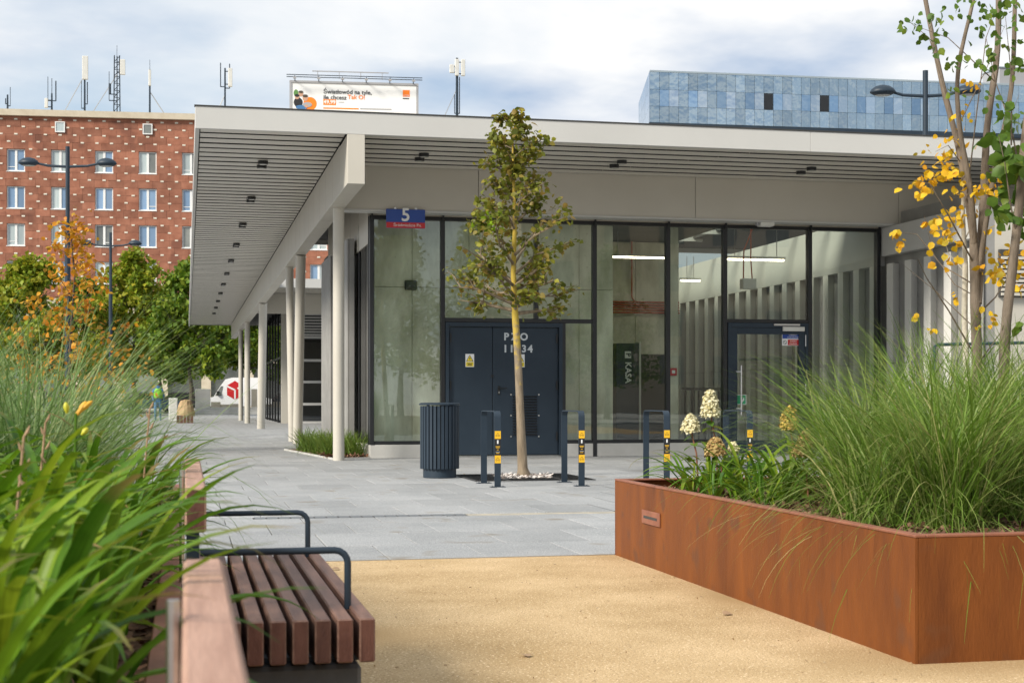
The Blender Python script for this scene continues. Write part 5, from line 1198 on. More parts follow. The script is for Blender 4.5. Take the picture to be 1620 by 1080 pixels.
def bwindow(xc, zc_, w, h, y=0.14, attic=False):
    fr_ = MB(BR); f = 0.085
    fr_.box(xc - w / 2, xc + w / 2, y, y + 0.1, zc_ - h / 2, zc_ - h / 2 + f); fr_.box(xc - w / 2, xc + w / 2, y, y + 0.1, zc_ + h / 2 - f, zc_ + h / 2)
    fr_.box(xc - w / 2, xc - w / 2 + f, y, y + 0.1, zc_ - h / 2 + f, zc_ + h / 2 - f); fr_.box(xc + w / 2 - f, xc + w / 2, y, y + 0.1, zc_ - h / 2 + f, zc_ + h / 2 - f)
    if not attic: fr_.box(xc - 0.10, xc + 0.10, y, y + 0.1, zc_ - h / 2 + f, zc_ + h / 2 - f); fr_.box(xc - w / 2 - 0.05, xc + w / 2 + 0.05, y - 0.18, y - 0.002, zc_ - h / 2 - 0.06, zc_ - h / 2 - 0.004)
    o = fr_.build('window', M['white'], bb)
    base = rw.choice(['pn_blue', 'pn_blue', 'pn_curt', 'pn_curt', 'pn_dark'])
    for (a, b) in (((-w / 2 + f, w / 2 - f),) if attic else ((-w / 2 + f, -0.102), (0.102, w / 2 - f))):
        m_ = base if rw.random() < 0.75 else rw.choice(['pn_blue', 'pn_curt'])
        MB(BR).box(xc + a, xc + b, y + 0.05, y + 0.08, zc_ - h / 2 + f, zc_ + h / 2 - f).build('pane', M[m_], o)
        if not attic and rw.random() < 0.4:
            MB(BR).box(xc + a, xc + b, y + 0.02, y + 0.05, zc_ - h / 2 + 0.36, zc_ - h / 2 + 0.42).build('glazing_bar', M['white'], o)
for f_ in range(4):
    for xc in wcols: bwindow(xc, 12.2 + 3.3 * f_, 1.54, 1.95)
for xc in (wcols[0] + PITCH * 3 if False else 1.35 + PITCH, 1.35 + PITCH * 3, 1.35 + PITCH * 5): bwindow(xc, 25.1, 0.85, 0.95, y=-0.13, attic=True)
gb = MB(BR); gb.box(BXA, BXB, -0.12, 0.29, 8.6, WZ0 - 2 * RH - 0.01); gb.build('string_course', M['stone_tan'], bb)
k = 0
xa = BXA + 0.3
while xa < BXB:
    MB(BR).box(xa - 0.42, xa + 0.42, -0.15, 0.29, 0.1, 8.59).build('pier', M['stone_tan'], bb)
    MB(BR).box(xa + 0.43, xa + PITCH - 0.43, 0.12, 0.2, 0.1, 4.2).build('shop_pane', M['pn_dark'], bb)
    MB(BR).box(xa + 0.43, xa + PITCH - 0.43, 0.05, 0.25, 4.21, 5.0).build('spandrel', M['stone_tan'], bb)
    MB(BR).box(xa + 0.43, xa + PITCH - 0.43, 0.12, 0.2, 5.01, 8.5).build('shop_pane', M['pn_dark'], bb)
    xa += PITCH
# roof masts
def local_x(px, t): return (BR.inverted() @ PT(px, t, z=0)).x
RZ = BH + 0.55
def mast(px, top, label, panels=(), lattice=False, stays=(), r=0.09, extra=()):
    RT_ = 134.0 + px * 0.0079; p = PT(px, RT_, z=RZ); o = thing('antenna_mast', label, 'antenna', p, 'antenna masts on the brick building roof')
    zt_ = CAMH + (HY - top) / FPX * RT_
    s = RT_ / FPX
    if lattice:
        for (dx, dy) in ((-0.28, 0), (0.28, 0), (0, 0.4)): MB().tube([(p.x + dx, p.y + dy, RZ), (p.x + dx * 0.8, p.y + dy * 0.8, zt_)], 0.055, 5).build('leg', M['anthracite'], o)
        m = MB(); n = 9
        for k in range(n):
            z0, z1 = RZ + (zt_ - RZ) * k / n, RZ + (zt_ - RZ) * (k + 1) / n
            m.tube([(p.x - 0.28, p.y, z0), (p.x + 0.28, p.y, z1)], 0.03, 4); m.tube([(p.x + 0.28, p.y, z0), (p.x - 0.28, p.y, z0)], 0.03, 4)
        m.build('bracing', M['anthracite'], o)
    else: MB().tube([(p.x, p.y, RZ), (p.x, p.y, zt_)], [r, r * 0.8], 6).build('pole', M['anthracite'], o)
    for (dx, y0_, y1_, w) in panels:
        za_, zb_ = CAMH + (HY - y1_) / FPX * RT_, CAMH + (HY - y0_) / FPX * RT_
        MB().box(p.x + dx * s - w * s / 2, p.x + dx * s + w * s / 2, p.y - 0.4, p.y - 0.12, za_, zb_, b=0.03).build('panel_antenna', M['offwhite'], o)
        if abs(dx) > 1.5:
            for zz in (za_ + 0.15 * (zb_ - za_), zb_ - 0.15 * (zb_ - za_)): MB().box(min(p.x, p.x + dx * s), max(p.x, p.x + dx * s), p.y - 0.11, p.y - 0.03, zz - 0.04, zz + 0.04).build('arm', M['anthracite'], o)
    for (dx, y0_) in stays:
        MB().tube([(p.x, p.y, CAMH + (HY - y0_) / FPX * RT_), (p.x + dx * s, p.y + 0.5, RZ)], 0.045, 5).build('stay', M['steel'], o)
    for (dx, y0_, y1_, rr_) in extra:
        MB().tube([(p.x + dx * s, p.y, max(RZ, CAMH + (HY - y1_) / FPX * RT_)), (p.x + dx * s, p.y, CAMH + (HY - y0_) / FPX * RT_)], rr_, 5).build('rod', M['anthracite'], o)
        MB().box(min(p.x, p.x + dx * s), max(p.x, p.x + dx * s), p.y - 0.03, p.y + 0.03, CAMH + (HY - y1_) / FPX * RT_ - 0.02, CAMH + (HY - y1_) / FPX * RT_ + 0.06).build('arm', M['anthracite'], o)
mast(12, 150, 'short dark mast with small aerials over the building end', extra=((4, 138, 168, .03), (-3, 156, 165, .05)))
mast(82, 148, 'low rack of three thin whip aerials on the roof', panels=((-8, 157, 172, 5),), extra=((-6, 122, 160, .03), (0, 124, 158, .03), (6, 128, 160, .06)))
mast(134, 90, 'mast topped by one long white panel antenna with a left stay', panels=((1, 90, 127, 9),), stays=((-37, 118),), extra=((-5, 128, 172, .03), (4, 130, 165, .05)))
mast(185, 88, 'dark lattice mast with paired white panel antennas and stays', panels=((9, 95, 119, 8),), lattice=True, stays=((-44, 118),), extra=((0, 72, 90, .02), (-12, 114, 160, .03), (-11, 133, 150, .12)))
mast(237, 110, 'single pole with a slim white antenna and right stay', panels=((0, 112, 137, 4),), stays=((30, 145),), extra=((0, 95, 112, .02),))
mast(356, 108, 'forked pole with one white panel antenna beside the billboard', panels=((8, 109, 138, 6.5),), stays=((-20, 150),), extra=((-7, 100, 138, .05), (7, 101, 140, .05)))
mast(723, 92, 'three white panel antennas on a ladder mast right of the billboard', panels=((-9, 104, 117, 7), (-1, 95, 121, 6), (9, 95, 121, 6)), lattice=False, stays=((-27, 140),), r=0.14, extra=((4, 122, 180, .05), (-4, 150, 180, .04)))
for (px, label, w, h) in ((155, 'pale plant room box on the roof between the masts', 24, 12), (206, 'small pale roof vent box with black cowl', 9, 9)):
    RT_ = 135.0; p = PT(px, RT_ + 2, z=RZ); s = RT_ / FPX
    o = MB().box(p.x - w * s / 2, p.x + w * s / 2, p.y, p.y + 2, RZ, RZ + h * s, b=0.04).build('roof_box', M['offwhite']); props(o, label, 'roof box')
    MB().box(p.x - w * s / 2 - 0.05, p.x + w * s / 2 + 0.05, p.y - 0.05, p.y + 2.05, RZ + h * s + 0.002, RZ + h * s + 0.1).build('cap', M['anthracite'], o)
# billboard on the roof
QT = 138.0
qa, qb = PT(458, QT, z=0), PT(662, QT + 1.5, z=0); qdir = (qb - qa).normalized(); QW = (qb - qa).length; QZ1 = CAMH + (HY - 129) / FPX * QT; QZ0 = BH + 0.9
QM = facing((qa.x, qa.y, QZ0), qdir); QH = QZ1 - QZ0
bl = thing('billboard', 'white rooftop billboard with orange advert text and lamp gantry', 'billboard', (qa.x, qa.y, BH))
def qbox(name, x0, x1, y0, y1, z0, z1, m, par=None): return MB(QM).box(x0, x1, y0, y1, z0, z1).build(name, M[m], par or bl, fixn=True)
qbox('board', 0.2, QW - 0.2, 0.15, QH - 0.1, -0.25, 0.0, 'print_white')
qbox('frame', 0.0, 0.19, 0.0, QH + 0.1, -0.3, 0.08, 'print_grey'); qbox('frame', QW - 0.19, QW, 0.0, QH + 0.1, -0.3, 0.08, 'print_grey'); qbox('frame', 0.2, QW - 0.2, QH - 0.09, QH + 0.1, -0.3, 0.08, 'print_grey')
qs = QW / 204.0
def qp(px, py): return ((px - 458) * qs, QH + (129 - (py - 0.030 * (px - 458))) * QT / FPX)
def qtext(px, py, s, size, m, bold=0.0, align='LEFT'):
    x, y = qp(px, py); return text_obj('lettering', s, size, QM @ Matrix.Translation((x, y, 0.02)), M[m], bl, bold=bold, align=align, thick=0.004)
qtext(511, 145.5, 'Światłowód na tyle,', 0.56, 'print_black', 0.008); qtext(511, 154.5, 'ile chcesz', 0.56, 'print_black', 0.008); qtext(549.5, 154.5, 'Tak O!', 0.56, 'orange', 0.008)
x, y = qp(511, 166.5); qbox('price_field', x, x + 20 * qs, y, y + 0.55, 0.005, 0.015, 'orange'); text_obj('lettering', '49,99', 0.5, QM @ Matrix.Translation((x + 10 * qs, y + 0.27, 0.03)), M['print_white'], bl, bold=0.012, thick=0.004)
x, y = qp(535, 163); qbox('small_print', x, x + 9 * qs, y, y + 0.07, 0.005, 0.012, 'print_grey')
x, y = qp(511, 172.5); qbox('small_print', x, x + 56 * qs, y, y + 0.12, 0.005, 0.012, 'orange'); x, y = qp(569, 174); qbox('small_print', x, x + 50 * qs, y, y + 0.12, 0.005, 0.012, 'print_grey')
x, y = qp(637, 154); qbox('logo_square', x, x + 11 * qs, y, y + 0.62, 0.005, 0.015, 'orange'); text_obj('lettering', 'orange', 0.19, QM @ Matrix.Translation((x + 5.5 * qs, y + 0.13, 0.03)), M['print_white'], bl, thick=0.004)
x, y = qp(637, 158); qbox('small_print', x, x + 10 * qs, y, y + 0.1, 0.005, 0.012, 'print_black')
# the advert's picture: a generic group of people in orange and dark clothes, flat print
x0_, y0_ = qp(464, 173)
def blob(cx, cy, rx, ry, m, dz):
    mb = MB(QM); n = 18
    mb.add([(x0_ + cx + rx * math.cos(2 * math.pi * k / n), y0_ + cy + ry * math.sin(2 * math.pi * k / n), dz) for k in range(n)], [tuple(range(n))]); mb.build('picture_shape', M[m], bl)
M['jean'] = mat('jean', (0.05, 0.16, 0.35), rough=0.6); M['leafy'] = mat('leafy', (0.10, 0.24, 0.06), rough=0.6)
for i, a in enumerate(((0.25, 1.5, .22, .35, 'leafy'), (1.55, 0.55, .62, .62, 'orange'), (0.45, 0.65, .42, .45, 'print_black'), (0.7, 1.45, .22, .26, 'skin'), (0.35, 1.15, .22, .22, 'skin'), (0.35, 1.28, .22, .14, 'print_black'), (1.1, 1.05, .25, .28, 'skin'), (1.1, 1.25, .25, .14, 'bark_dark'), (0.7, 1.62, .22, .12, 'bark_dark'), (0.75, 0.2, .55, .2, 'jean'), (1.3, 0.45, .42, .24, 'print_grey'), (1.2, 0.3, .16, .14, 'skin'))):
    blob(a[0], a[1], a[2], a[3], a[4], 0.006 + 0.004 * i)
for (z_, w0, w1, yy) in ((QH + 0.45, -0.25, QW + 0.3, 0.9), (QH + 0.25, -0.25, QW + 0.3, 0.9)): MB(QM).tube([(w0, z_, yy), (w1, z_, yy)], 0.04, 5).build('gantry_rail', M['anthracite'], bl)
for k in range(6):
    x = 0.5 + (QW - 1.0) * k / 5; MB(QM).tube([(x, QH, -0.1), (x, QH + 0.35, 0.9)], 0.045, 5).build('gantry_arm', M['anthracite'], bl); MB(QM).box(x - 0.14, x + 0.14, QH + 0.1, QH + 0.25, 0.8, 1.0).build('flood_lamp', M['print_grey'], bl, fixn=True)
    MB(QM).box(x - 0.06, x + 0.06, -QZ0 + BH + 0.55, 0.1, -0.5, -0.32).build('post', M['anthracite'], bl, fixn=True)
MB(QM).box(2.1, 9.2, QH + 0.95, QH + 1.03, 0.1, 0.2).build('top_rail', M['print_grey'], bl, fixn=True)
for k in range(4): MB(QM).tube([(2.6 + 2 * k, QH + 0.35, 0.1), (2.6 + 2 * k, QH + 0.95, 0.15)], 0.03, 5).build('rail_post', M['print_grey'], bl)

# ------------------------------------------------------------------ glass office block
OT = 132.0
oa = PT(1028, OT, z=0); odir = R(-12.4 + 9.6); OM = Matrix.Translation(oa) @ Matrix.Rotation(odir, 4, 'Z')
ob = thing('office_block', 'blue mirrored glass office block rising behind the pavilion roof', 'building', oa)
OH = CAMH + (HY - 113) / FPX * OT
SD = (OM.inverted() @ PT(1011, OT + 14, z=0))     # back corner of the left flank
LEN = 46.0
z2 = OH - 4.55
oc = MB(OM); oc.prism([(0.05, 0.12), (LEN, 0.12), (LEN, 14), (SD.x + 0.05, SD.y)], z2 + 0.3, OH - 0.05); oc.build('core', M['office_frame'], ob, fixn=True)
oc = MB(OM); oc.prism([(-0.3 + 0.3, 0.0), (LEN, 0.0), (LEN, 14), (SD.x, SD.y)], OH - 0.04, OH + 0.12); oc.build('parapet_cap', M['office_frame'], ob, fixn=True)
oc = MB(OM); oc.prism([(0.0, -0.02), (LEN, -0.02), (LEN, 14), (SD.x, SD.y)], z2 - 0.35, z2); oc.build('ledge', M['anthracite'], ob, fixn=True)
oc = MB(OM); oc.prism([(0.6, 0.8), (LEN, 0.8), (LEN, 13), (SD.x + 0.6, SD.y - 0.5)], 0, z2 - 0.36); oc.build('lower_storeys', M['office_frame'], ob, fixn=True)
def mirror(name, c, rough, jit):
    m = bpy.data.materials.new(name); m.use_nodes = True; t = m.node_tree; p = t.nodes['Principled BSDF']
    p.inputs['Metallic'].default_value = 0.9; p.inputs['Roughness'].default_value = rough
    oi = N('ShaderNodeObjectInfo', t); mr = N('ShaderNodeMapRange', t); L(oi.outputs['Random'], mr.inputs[0], t); mr.inputs[3].default_value = 0.8; mr.inputs[4].default_value = 1.15
    hs = N('ShaderNodeHueSaturation', t); hs.inputs['Color'].default_value = (*c, 1); L(mr.outputs[0], hs.inputs['Value'], t); L(hs.outputs[0], p.inputs['Base Color'], t)
    g = N('ShaderNodeNewGeometry', t); nz = N('ShaderNodeTexNoise', t); nz.inputs['Scale'].default_value = 0.9; L(g.outputs['Position'], nz.inputs['Vector'], t)
    bp = N('ShaderNodeBump', t); bp.inputs['Strength'].default_value = jit; bp.inputs['Distance'].default_value = 0.25; L(nz.outputs[0], bp.inputs['Height'], t); L(bp.outputs[0], p.inputs['Normal'], t)
    return m
M['mir_a'] = mirror('mir_a', (0.34, 0.43, 0.50), 0.06, 0.22); M['mir_b'] = mirror('mir_b', (0.26, 0.38, 0.52), 0.03, 0.1); M['mir_c'] = mirror('mir_c', (0.40, 0.48, 0.56), 0.03, 0.1)
CW = 0.885; ncol = int(LEN / CW); rows_ = [(z2 + 0.02, z2 + 1.45), (z2 + 1.47, z2 + 2.95), (z2 + 2.97, OH - 0.06)]
base_m = {}
for c in range(ncol):
    for ri, (za_, zb_) in enumerate(rows_):
        kind_ = 'mir_a'
        if ri == 1: kind_ = ('mir_a', 'mir_b', 'mir_c')[c % 3]
        x = (c + 0.5) * CW; key = (ri, kind_)
        if c in (12, 18) and ri == 1:
            o = MB(OM).box(x - CW / 2 + 0.06, x + CW / 2 - 0.06, 0.02, 0.08, za_ + 0.04, zb_ - 0.04).build('open_window', M['black'], ob); continue
        if key not in base_m:
            me = bpy.data.meshes.new('pane'); t = MB().box(-CW / 2 + 0.012, CW / 2 - 0.012, 0, 0.09, 0, zb_ - za_); me.from_pydata(t.v, [], t.f); me.materials.append(M[kind_]); base_m[key] = me
        o = bpy.data.objects.new('pane', base_m[key]); COL.objects.link(o); place(o, OM @ Vector((x, 0.0 if ri != 1 or kind_ == 'mir_a' else -0.02, za_)), ob)
        o.rotation_euler = (random.uniform(-0.006, 0.006), 0, odir + random.uniform(-0.006, 0.006))
sdv = Vector((SD.x, SD.y, 0)); sl_ = sdv.length; sa = math.atan2(SD.y, SD.x)
for k in range(9):
    me = None
    for ri, (za_, zb_) in enumerate(rows_):
        mb = MB(OM @ Matrix.Rotation(sa, 4, 'Z')); mb.box(sl_ * k / 9 + 0.02, sl_ * (k + 1) / 9 - 0.02, 0.0, 0.05, za_, zb_); mb.build('pane', M['mir_c'], ob, fixn=True)
for c in range(int(LEN / 1.75)):
    x = 0.9 + c * 1.75
    MB(OM).box(x, x + 1.35, 0.72, 0.79, z2 - 3.4, z2 - 0.45).build('pane', M['mir_b'], ob)
    MB(OM).box(x + 1.38, x + 1.72, 0.5, 0.79, z2 - 3.4, z2 - 0.37).build('pier', M['anthracite'], ob)
p = PT(1600, 138, z=OH + 0.12)
rb_ = MB().box(p.x - 1.2, p.x + 4, p.y, p.y + 3, OH + 0.12, OH + 1.6).build('roof_box', M['print_grey']); props(rb_, 'grey plant box on the roof of the mirrored office', 'roof box')
MB().box(p.x - 1.3, p.x + 4.1, p.y - 0.1, p.y + 3.1, OH + 1.602, OH + 1.7).build('cap', M['office_frame'], rb_)

# ------------------------------------------------------------------ street lamps
def lamp_post(px, t, top, span, ang, label):
    p = PT(px, t, z=0); zt_ = CAMH + (HY - top) / FPX * t
    o = thing('street_lamp', label, 'street lamp', p, 'twin armed street lamps')
    MB().tube([(p.x, p.y, 0), (p.x, p.y, zt_ - 3.0)], 0.10, 12).build('pole', M['anthracite'], o, smooth=True)
    MB().tube([(p.x, p.y, zt_ - 2.998), (p.x, p.y, zt_)], 0.075, 12).build('pole_top', M['anthracite'], o, smooth=True)
    d = Vector((math.cos(ang), math.sin(ang), 0)); za_ = zt_ - 0.72
    for s in (-1, 1):
        e = p + d * s * (span / 2 - 0.62); e.z = za_ + 0.12
        a = MB().tube([Vector((p.x, p.y, za_)) + d * s * 0.07, Vector((p.x, p.y, za_ + 0.03)) + d * s * span * 0.2, e], [0.05, 0.045, 0.04], 8).build('arm', M['anthracite'], o, smooth=True)
        c = p + d * s * (span / 2 - 0.35); c.z = za_ + 0.13
        Mh = Matrix.Translation(c) @ Matrix.Rotation(ang, 4, 'Z')
        h = MB(Mh).lathe([(0.05, -0.11), (0.30, -0.09), (0.42, -0.03), (0.43, 0.0), (0.38, 0.07), (0.25, 0.15), (0.08, 0.19)], (0, 0, 0), 20, sx=0.85, sy=0.6).build('lamp_head', M['anthracite'], o, smooth=True)
        MB(Mh).lathe([(0.02, -0.125), (0.22, -0.118), (0.26, -0.10)], (0, 0, 0), 16, sx=0.85, sy=0.6).build('lens', M['lens'], h, smooth=True)
lamp_post(107, 53, 232, 3.45, R(-12.4 + 3), 'taller looking twin armed street lamp over the orange leaved tree')
lamp_post(175, 80, 368, 3.35, R(-12.4), 'slimmer distant twin armed street lamp against the brick wall')
lamp_post(1464, 42, 112, 3.1, R(-12.4 - 2), 'twin armed street lamp rising behind the pavilion roof')

# ------------------------------------------------------------------ background trees
M['lf_far'] = leafmat('lf_far', [(0.07, 0.14, 0.012), (0.12, 0.21, 0.016), (0.09, 0.17, 0.014), (0.18, 0.26, 0.02), (0.25, 0.30, 0.025), (0.09, 0.16, 0.015)], 0.3, 0.5)
M['lf_far_y'] = leafmat('lf_far_y', [(0.13, 0.20, 0.012), (0.20, 0.28, 0.018), (0.28, 0.33, 0.022), (0.38, 0.34, 0.03), (0.16, 0.23, 0.015)], 0.3, 0.5)
M['lf_orange'] = leafmat('lf_orange', [(0.62, 0.27, 0.015), (0.55, 0.20, 0.015), (0.68, 0.36, 0.02), (0.40, 0.24, 0.03), (0.50, 0.30, 0.02)], 0.35, 0.5)
def big_tree(px, t, top, halfw, zlow, label, m, seed, n=9000, ls=0.34, group='street trees before the brick building'):
    p = PT(px, t, z=0); H = CAMH + (HY - top) / FPX * t; W_ = halfw * t / FPX
    o = thing('street_tree', label, 'tree', p, group)
    r = np.random.default_rng(seed); q = random.Random(seed)
    def w(z):
        u = (z - zlow) / (H - zlow); return W_ * max(0.12, math.sin(math.pi * min(1, 0.16 + 0.84 * u) ** 0.75)) * q.uniform(0.75, 1.1)
    tubes, twig = skeleton(p, [(0, 0, 0), (0.05, 0, 1.5), (-0.1, 0.1, zlow), (0.1, 0, (zlow + H) / 2), (0, 0, H - 0.4)], 0.17, 0.03, 46, zlow, w, seed, up=0.5, sub=5, subl=0.5)
    tubes_mesh(tubes[:1], 'trunk', M['bark_dark'], o, 8); tubes_mesh(tubes[1:], 'limbs', M['bark_dark'], o)
    # leaves gathered in clumps round the twig ends
    pts = np.array([tuple(a) for a, b in twig]); cl = pts[r.choice(len(pts), 150)] + r.normal(0, 0.15, (150, 3))
    idx = r.integers(0, 150, n); pos = cl[idx] + rvec(n, r) * (r.uniform(0, 1, (n, 1)) ** 0.5) * 0.55 * (W_ / 2.6) * np.array([1, 1, 0.7])
    f = rvec(n, r); f[:, 2] -= 0.3; nn = rvec(n, r) * 0.8; nn[:, 2] += 0.7
    np_mesh('crown', *spread(*LEAF4, pos, f, nn, ls * r.uniform(0.6, 1.2, n)), M[m], o)
big_tree(45, 84, 402, 95, 2.4, 'yellow green street tree behind the orange tree', 'lf_far_y', 41)
big_tree(212, 90, 392, 78, 2.6, 'bright green round street tree behind the slimmer lamp', 'lf_far_y', 42)
big_tree(302, 84, 405, 74, 2.6, 'dark green street tree beside the canopy edge', 'lf_far', 43)
big_tree(392, 97, 430, 74, 3.0, 'green street tree seen under the far end of the canopy', 'lf_far', 44)
big_tree(-25, 92, 430, 70, 2.6, 'dense green street tree at the end of the brick building', 'lf_far', 45)
big_tree(130, 100, 440, 80, 2.6, 'low green street tree filling the gap behind the orange leaves', 'lf_far', 46)
big_tree(255, 121, 455, 66, 2.6, 'dark green tree between the bright one and the canopy', 'lf_far', 47)
p = PT(136, 27, z=0)
ot = thing('autumn_tree', 'slender tree with sparse orange autumn leaves beyond the left planter', 'tree', p)
tubes, twig = skeleton(p, [(-0.3, 0, 0), (-0.3, 0, 1.0), (-0.26, 0, 2.2), (-0.2, 0, 3.2), (-0.28, 0, 4.25)], 0.05, 0.008, 30, 0.8, lambda z: max(0.22, 1.55 * (1 - (z - 0.8) / 3.9)), 51, up=0.7, sub=4, subl=0.5)
tubes_mesh(tubes[:1], 'trunk', M['bark_dark'], ot, 8); tubes_mesh(tubes[1:], 'limbs', M['bark_dark'], ot)
np_mesh('crown', *leaves_on(twig, 1200, 0.11, 0.105, np.random.default_rng(52), LEAF8, droop=0.5), M['lf_orange'], ot)

# ------------------------------------------------------------------ street life far away
def car(px, t, L_, paint, label, rz=0.0):
    p = PT(px, t, z=-0.02); Mc = Matrix.Translation(p) @ Matrix.Rotation(rz, 4, 'Z')
    o = thing('parked_car', label, 'car', p, 'cars parked on the road'); w = 0.88
    def sec(prof, name, m, ww):
        mb = MB(Mc); n = len(prof); mb.add([(x, -ww, z) for x, z in prof] + [(x, ww, z) for x, z in prof], [tuple(range(n)), tuple(range(n, 2 * n))[::-1]] + [(i, n + i, n + (i + 1) % n, (i + 1) % n) for i in range(n)]); return mb.build(name, M[m], o, fixn=True)
    h = L_ / 2
    sec([(-h, 0.3), (h, 0.3), (h, 0.65), (h - 0.1, 0.82), (0.9, 0.92), (-h + 0.15, 0.95), (-h, 0.7)], 'body', paint, w)
    sec([(1.0, 0.925), (0.35, 1.40), (-1.1, 1.43), (-1.75, 0.955)], 'window_band', 'black', w - 0.10)
    sec([(0.40, 1.43), (0.3, 1.47), (-1.05, 1.49), (-1.15, 1.44)], 'roof', paint, w - 0.14)
    for x in (-h + 0.8, h - 0.8):
        for s in (-1, 1):
            wh = MB(Mc).tube([(x, s * (w - 0.16), 0.33), (x, s * (w + 0.03), 0.33)], 0.32, 16).build('wheel', M['black'], o)
            MB(Mc).tube([(x, s * (w + 0.031), 0.33), (x, s * (w + 0.045), 0.33)], 0.19, 12).build('rim', M['steel'], wh)
    for s in (-1, 1): MB(Mc).box(h - 0.03, h + 0.012, s * 0.62 - 0.16, s * 0.62 + 0.16, 0.62, 0.74).build('headlight', M['lens'], o)
M['car_blue'] = mat('car_blue', (0.02, 0.05, 0.13), rough=0.25, spec=0.8); M['car_dark'] = mat('car_dark', (0.015, 0.016, 0.02), rough=0.25, spec=0.8)
car(243, 108, 4.3, 'car_blue', 'dark blue car parked beyond the grass', R(-8)); car(296, 112, 4.4, 'car_dark', 'black car parked between the blue car and the van', R(-8))
# white van with a red cube emblem
vp = PT(384, 110, z=-0.02); VM = Matrix.Translation(vp) @ Matrix.Rotation(R(-9), 4, 'Z')
van = thing('delivery_van', 'white delivery van with red hexagon cube emblem parked on the road', 'van', vp)
vl, vw = 2.75, 0.98
prof = [(-vl, 0.45), (-vl, 0.95), (-vl + 0.75, 1.15), (-vl + 1.25, 1.95), (-vl + 1.6, 2.42), (-vl + 2.1, 2.55), (vl - 0.1, 2.55), (vl, 2.4), (vl, 0.45)]
mb = MB(VM); n = len(prof); mb.add([(x, -vw, z) for x, z in prof] + [(x, vw, z) for x, z in prof], [tuple(range(n)), tuple(range(n, 2 * n))[::-1]] + [(i, n + i, n + (i + 1) % n, (i + 1) % n) for i in range(n)])
body = mb.build('body', mat('van_paint', (0.86, 0.86, 0.86), rough=0.3), van, fixn=True)
mb = MB(VM); mb.add([(-vl + 0.85, -vw - 0.012, 1.22), (-vl + 1.32, -vw - 0.012, 1.22), (-vl + 1.45, -vw - 0.012, 1.92), (-vl + 1.28, -vw - 0.012, 1.92)], [(0, 1, 2, 3)]); mb.build('side_window', M['pn_dark'], van)
mb = MB(VM); mb.add([(-vl + 0.76, -0.85, 1.19), (-vl + 0.76, 0.85, 1.19), (-vl + 1.22, 0.8, 1.93), (-vl + 1.22, -0.8, 1.93)], [(0, 1, 2, 3)]); mb.build('windscreen', M['pn_dark'], van)
for x in (-vl + 1.0, vl - 1.0):
    for s in (-1, 1):
        wh = MB(VM).tube([(x, s * (vw - 0.2), 0.35), (x, s * (vw + 0.02), 0.35)], 0.35, 18).build('wheel', M['black'], van); MB(VM).tube([(x, s * (vw + 0.021), 0.35), (x, s * (vw + 0.035), 0.35)], 0.2, 14).build('rim', M['steel'], wh)
MB(VM).box(-vl + 1.0, -vl + 1.15, -vw - 0.22, -vw - 0.02, 1.25, 1.55).build('mirror', M['black'], van, fixn=True)
MB(VM).box(-vl - 0.03, -vl + 0.25, -vw - 0.01, vw + 0.01, 0.40, 0.62).build('bumper', M['print_grey'], van, fixn=True)
MB(VM).box(-vl - 0.015, -vl + 0.12, -0.9, -0.6, 0.78, 0.93).build('headlight', M['lens'], van, fixn=True)
hx0, hz0, hr_ = -0.45, 1.62, 0.70
hexp = [(hx0 + hr_ * math.sin(k * math.pi / 3) * 0.95, hz0 + hr_ * math.cos(k * math.pi / 3)) for k in range(6)]
mb = MB(VM); mb.add([(x, -vw - 0.010, z) for x, z in hexp], [tuple(range(6))[::-1]]); em = mb.build('emblem', M['red'], van)
for (a, b) in (((hx0 - 0.66, hz0 + 0.34), (hx0, hz0 + 0.02)), ((hx0, hz0 + 0.02), (hx0, hz0 - 0.66)), ((hx0 + 0.18, hz0 + 0.12), (hx0 + 0.40, hz0 + 0.24))):
    v = Vector((b[0] - a[0], b[1] - a[1])).normalized(); nn = Vector((-v.y, v.x)) * 0.06
    mb = MB(VM); mb.add([(a[0] + nn.x, -vw - 0.016, a[1] + nn.y), (b[0] + nn.x, -vw - 0.016, b[1] + nn.y), (b[0] - nn.x, -vw - 0.016, b[1] - nn.y), (a[0] - nn.x, -vw - 0.016, a[1] - nn.y)], [(0, 1, 2, 3)]); mb.build('emblem_line', M['print_white'], em)
# low walls and steps by the street
lw = MB().box(PX(309, 97), PX(333, 97), 97, 98, -0.01, PZ(320, 615, 97), b=0.02).build('low_wall', M['plinth']); props(lw, 'pale concrete wall block beside the white van', 'wall')
st_ = thing('steps', 'low run of stone steps in front of the white van', 'steps', (PX(360, 93), 93, 0))
for k in range(3): MB().box(PX(309, 93), PX(408, 93), 93 + 0.4 * k, 93.4 + 0.4 * k - 0.005, 0.002, 0.15 * (k + 1), b=0.01).build('step', M['plinth'], st_)
for k, (a, b, h) in enumerate(((334, 349, 635.5), (349.5, 364, 639.5), (364.5, 378, 638.5), (398, 407, 615))):
    o = MB().box(PX(a, 95), PX(b, 95), 95, 95.5, 0.0, PZ(a, h, 95), b=0.02).build('stone_block', M['stone_tan']); props(o, ('tall' if k == 3 else 'low') + ' tan stone block ' + ('beside the canopy columns' if k == 3 else 'set in the row at the van wheels'), 'block', 'stone blocks by the steps')
cb = thing('utility_cabinet', 'pale grey utility cabinet standing at the edge of the paving', 'cabinet', PT(274, 62, z=0)); c0 = PT(274, 62, z=0)
MB().box(c0.x - 0.18, c0.x + 0.18, c0.y, c0.y + 0.35, 0.06, 1.02, b=0.01).build('body', M['white'], cb); MB().box(c0.x - 0.2, c0.x + 0.2, c0.y - 0.02, c0.y + 0.37, 0.0, 0.06).build('base', M['plinth'], cb)
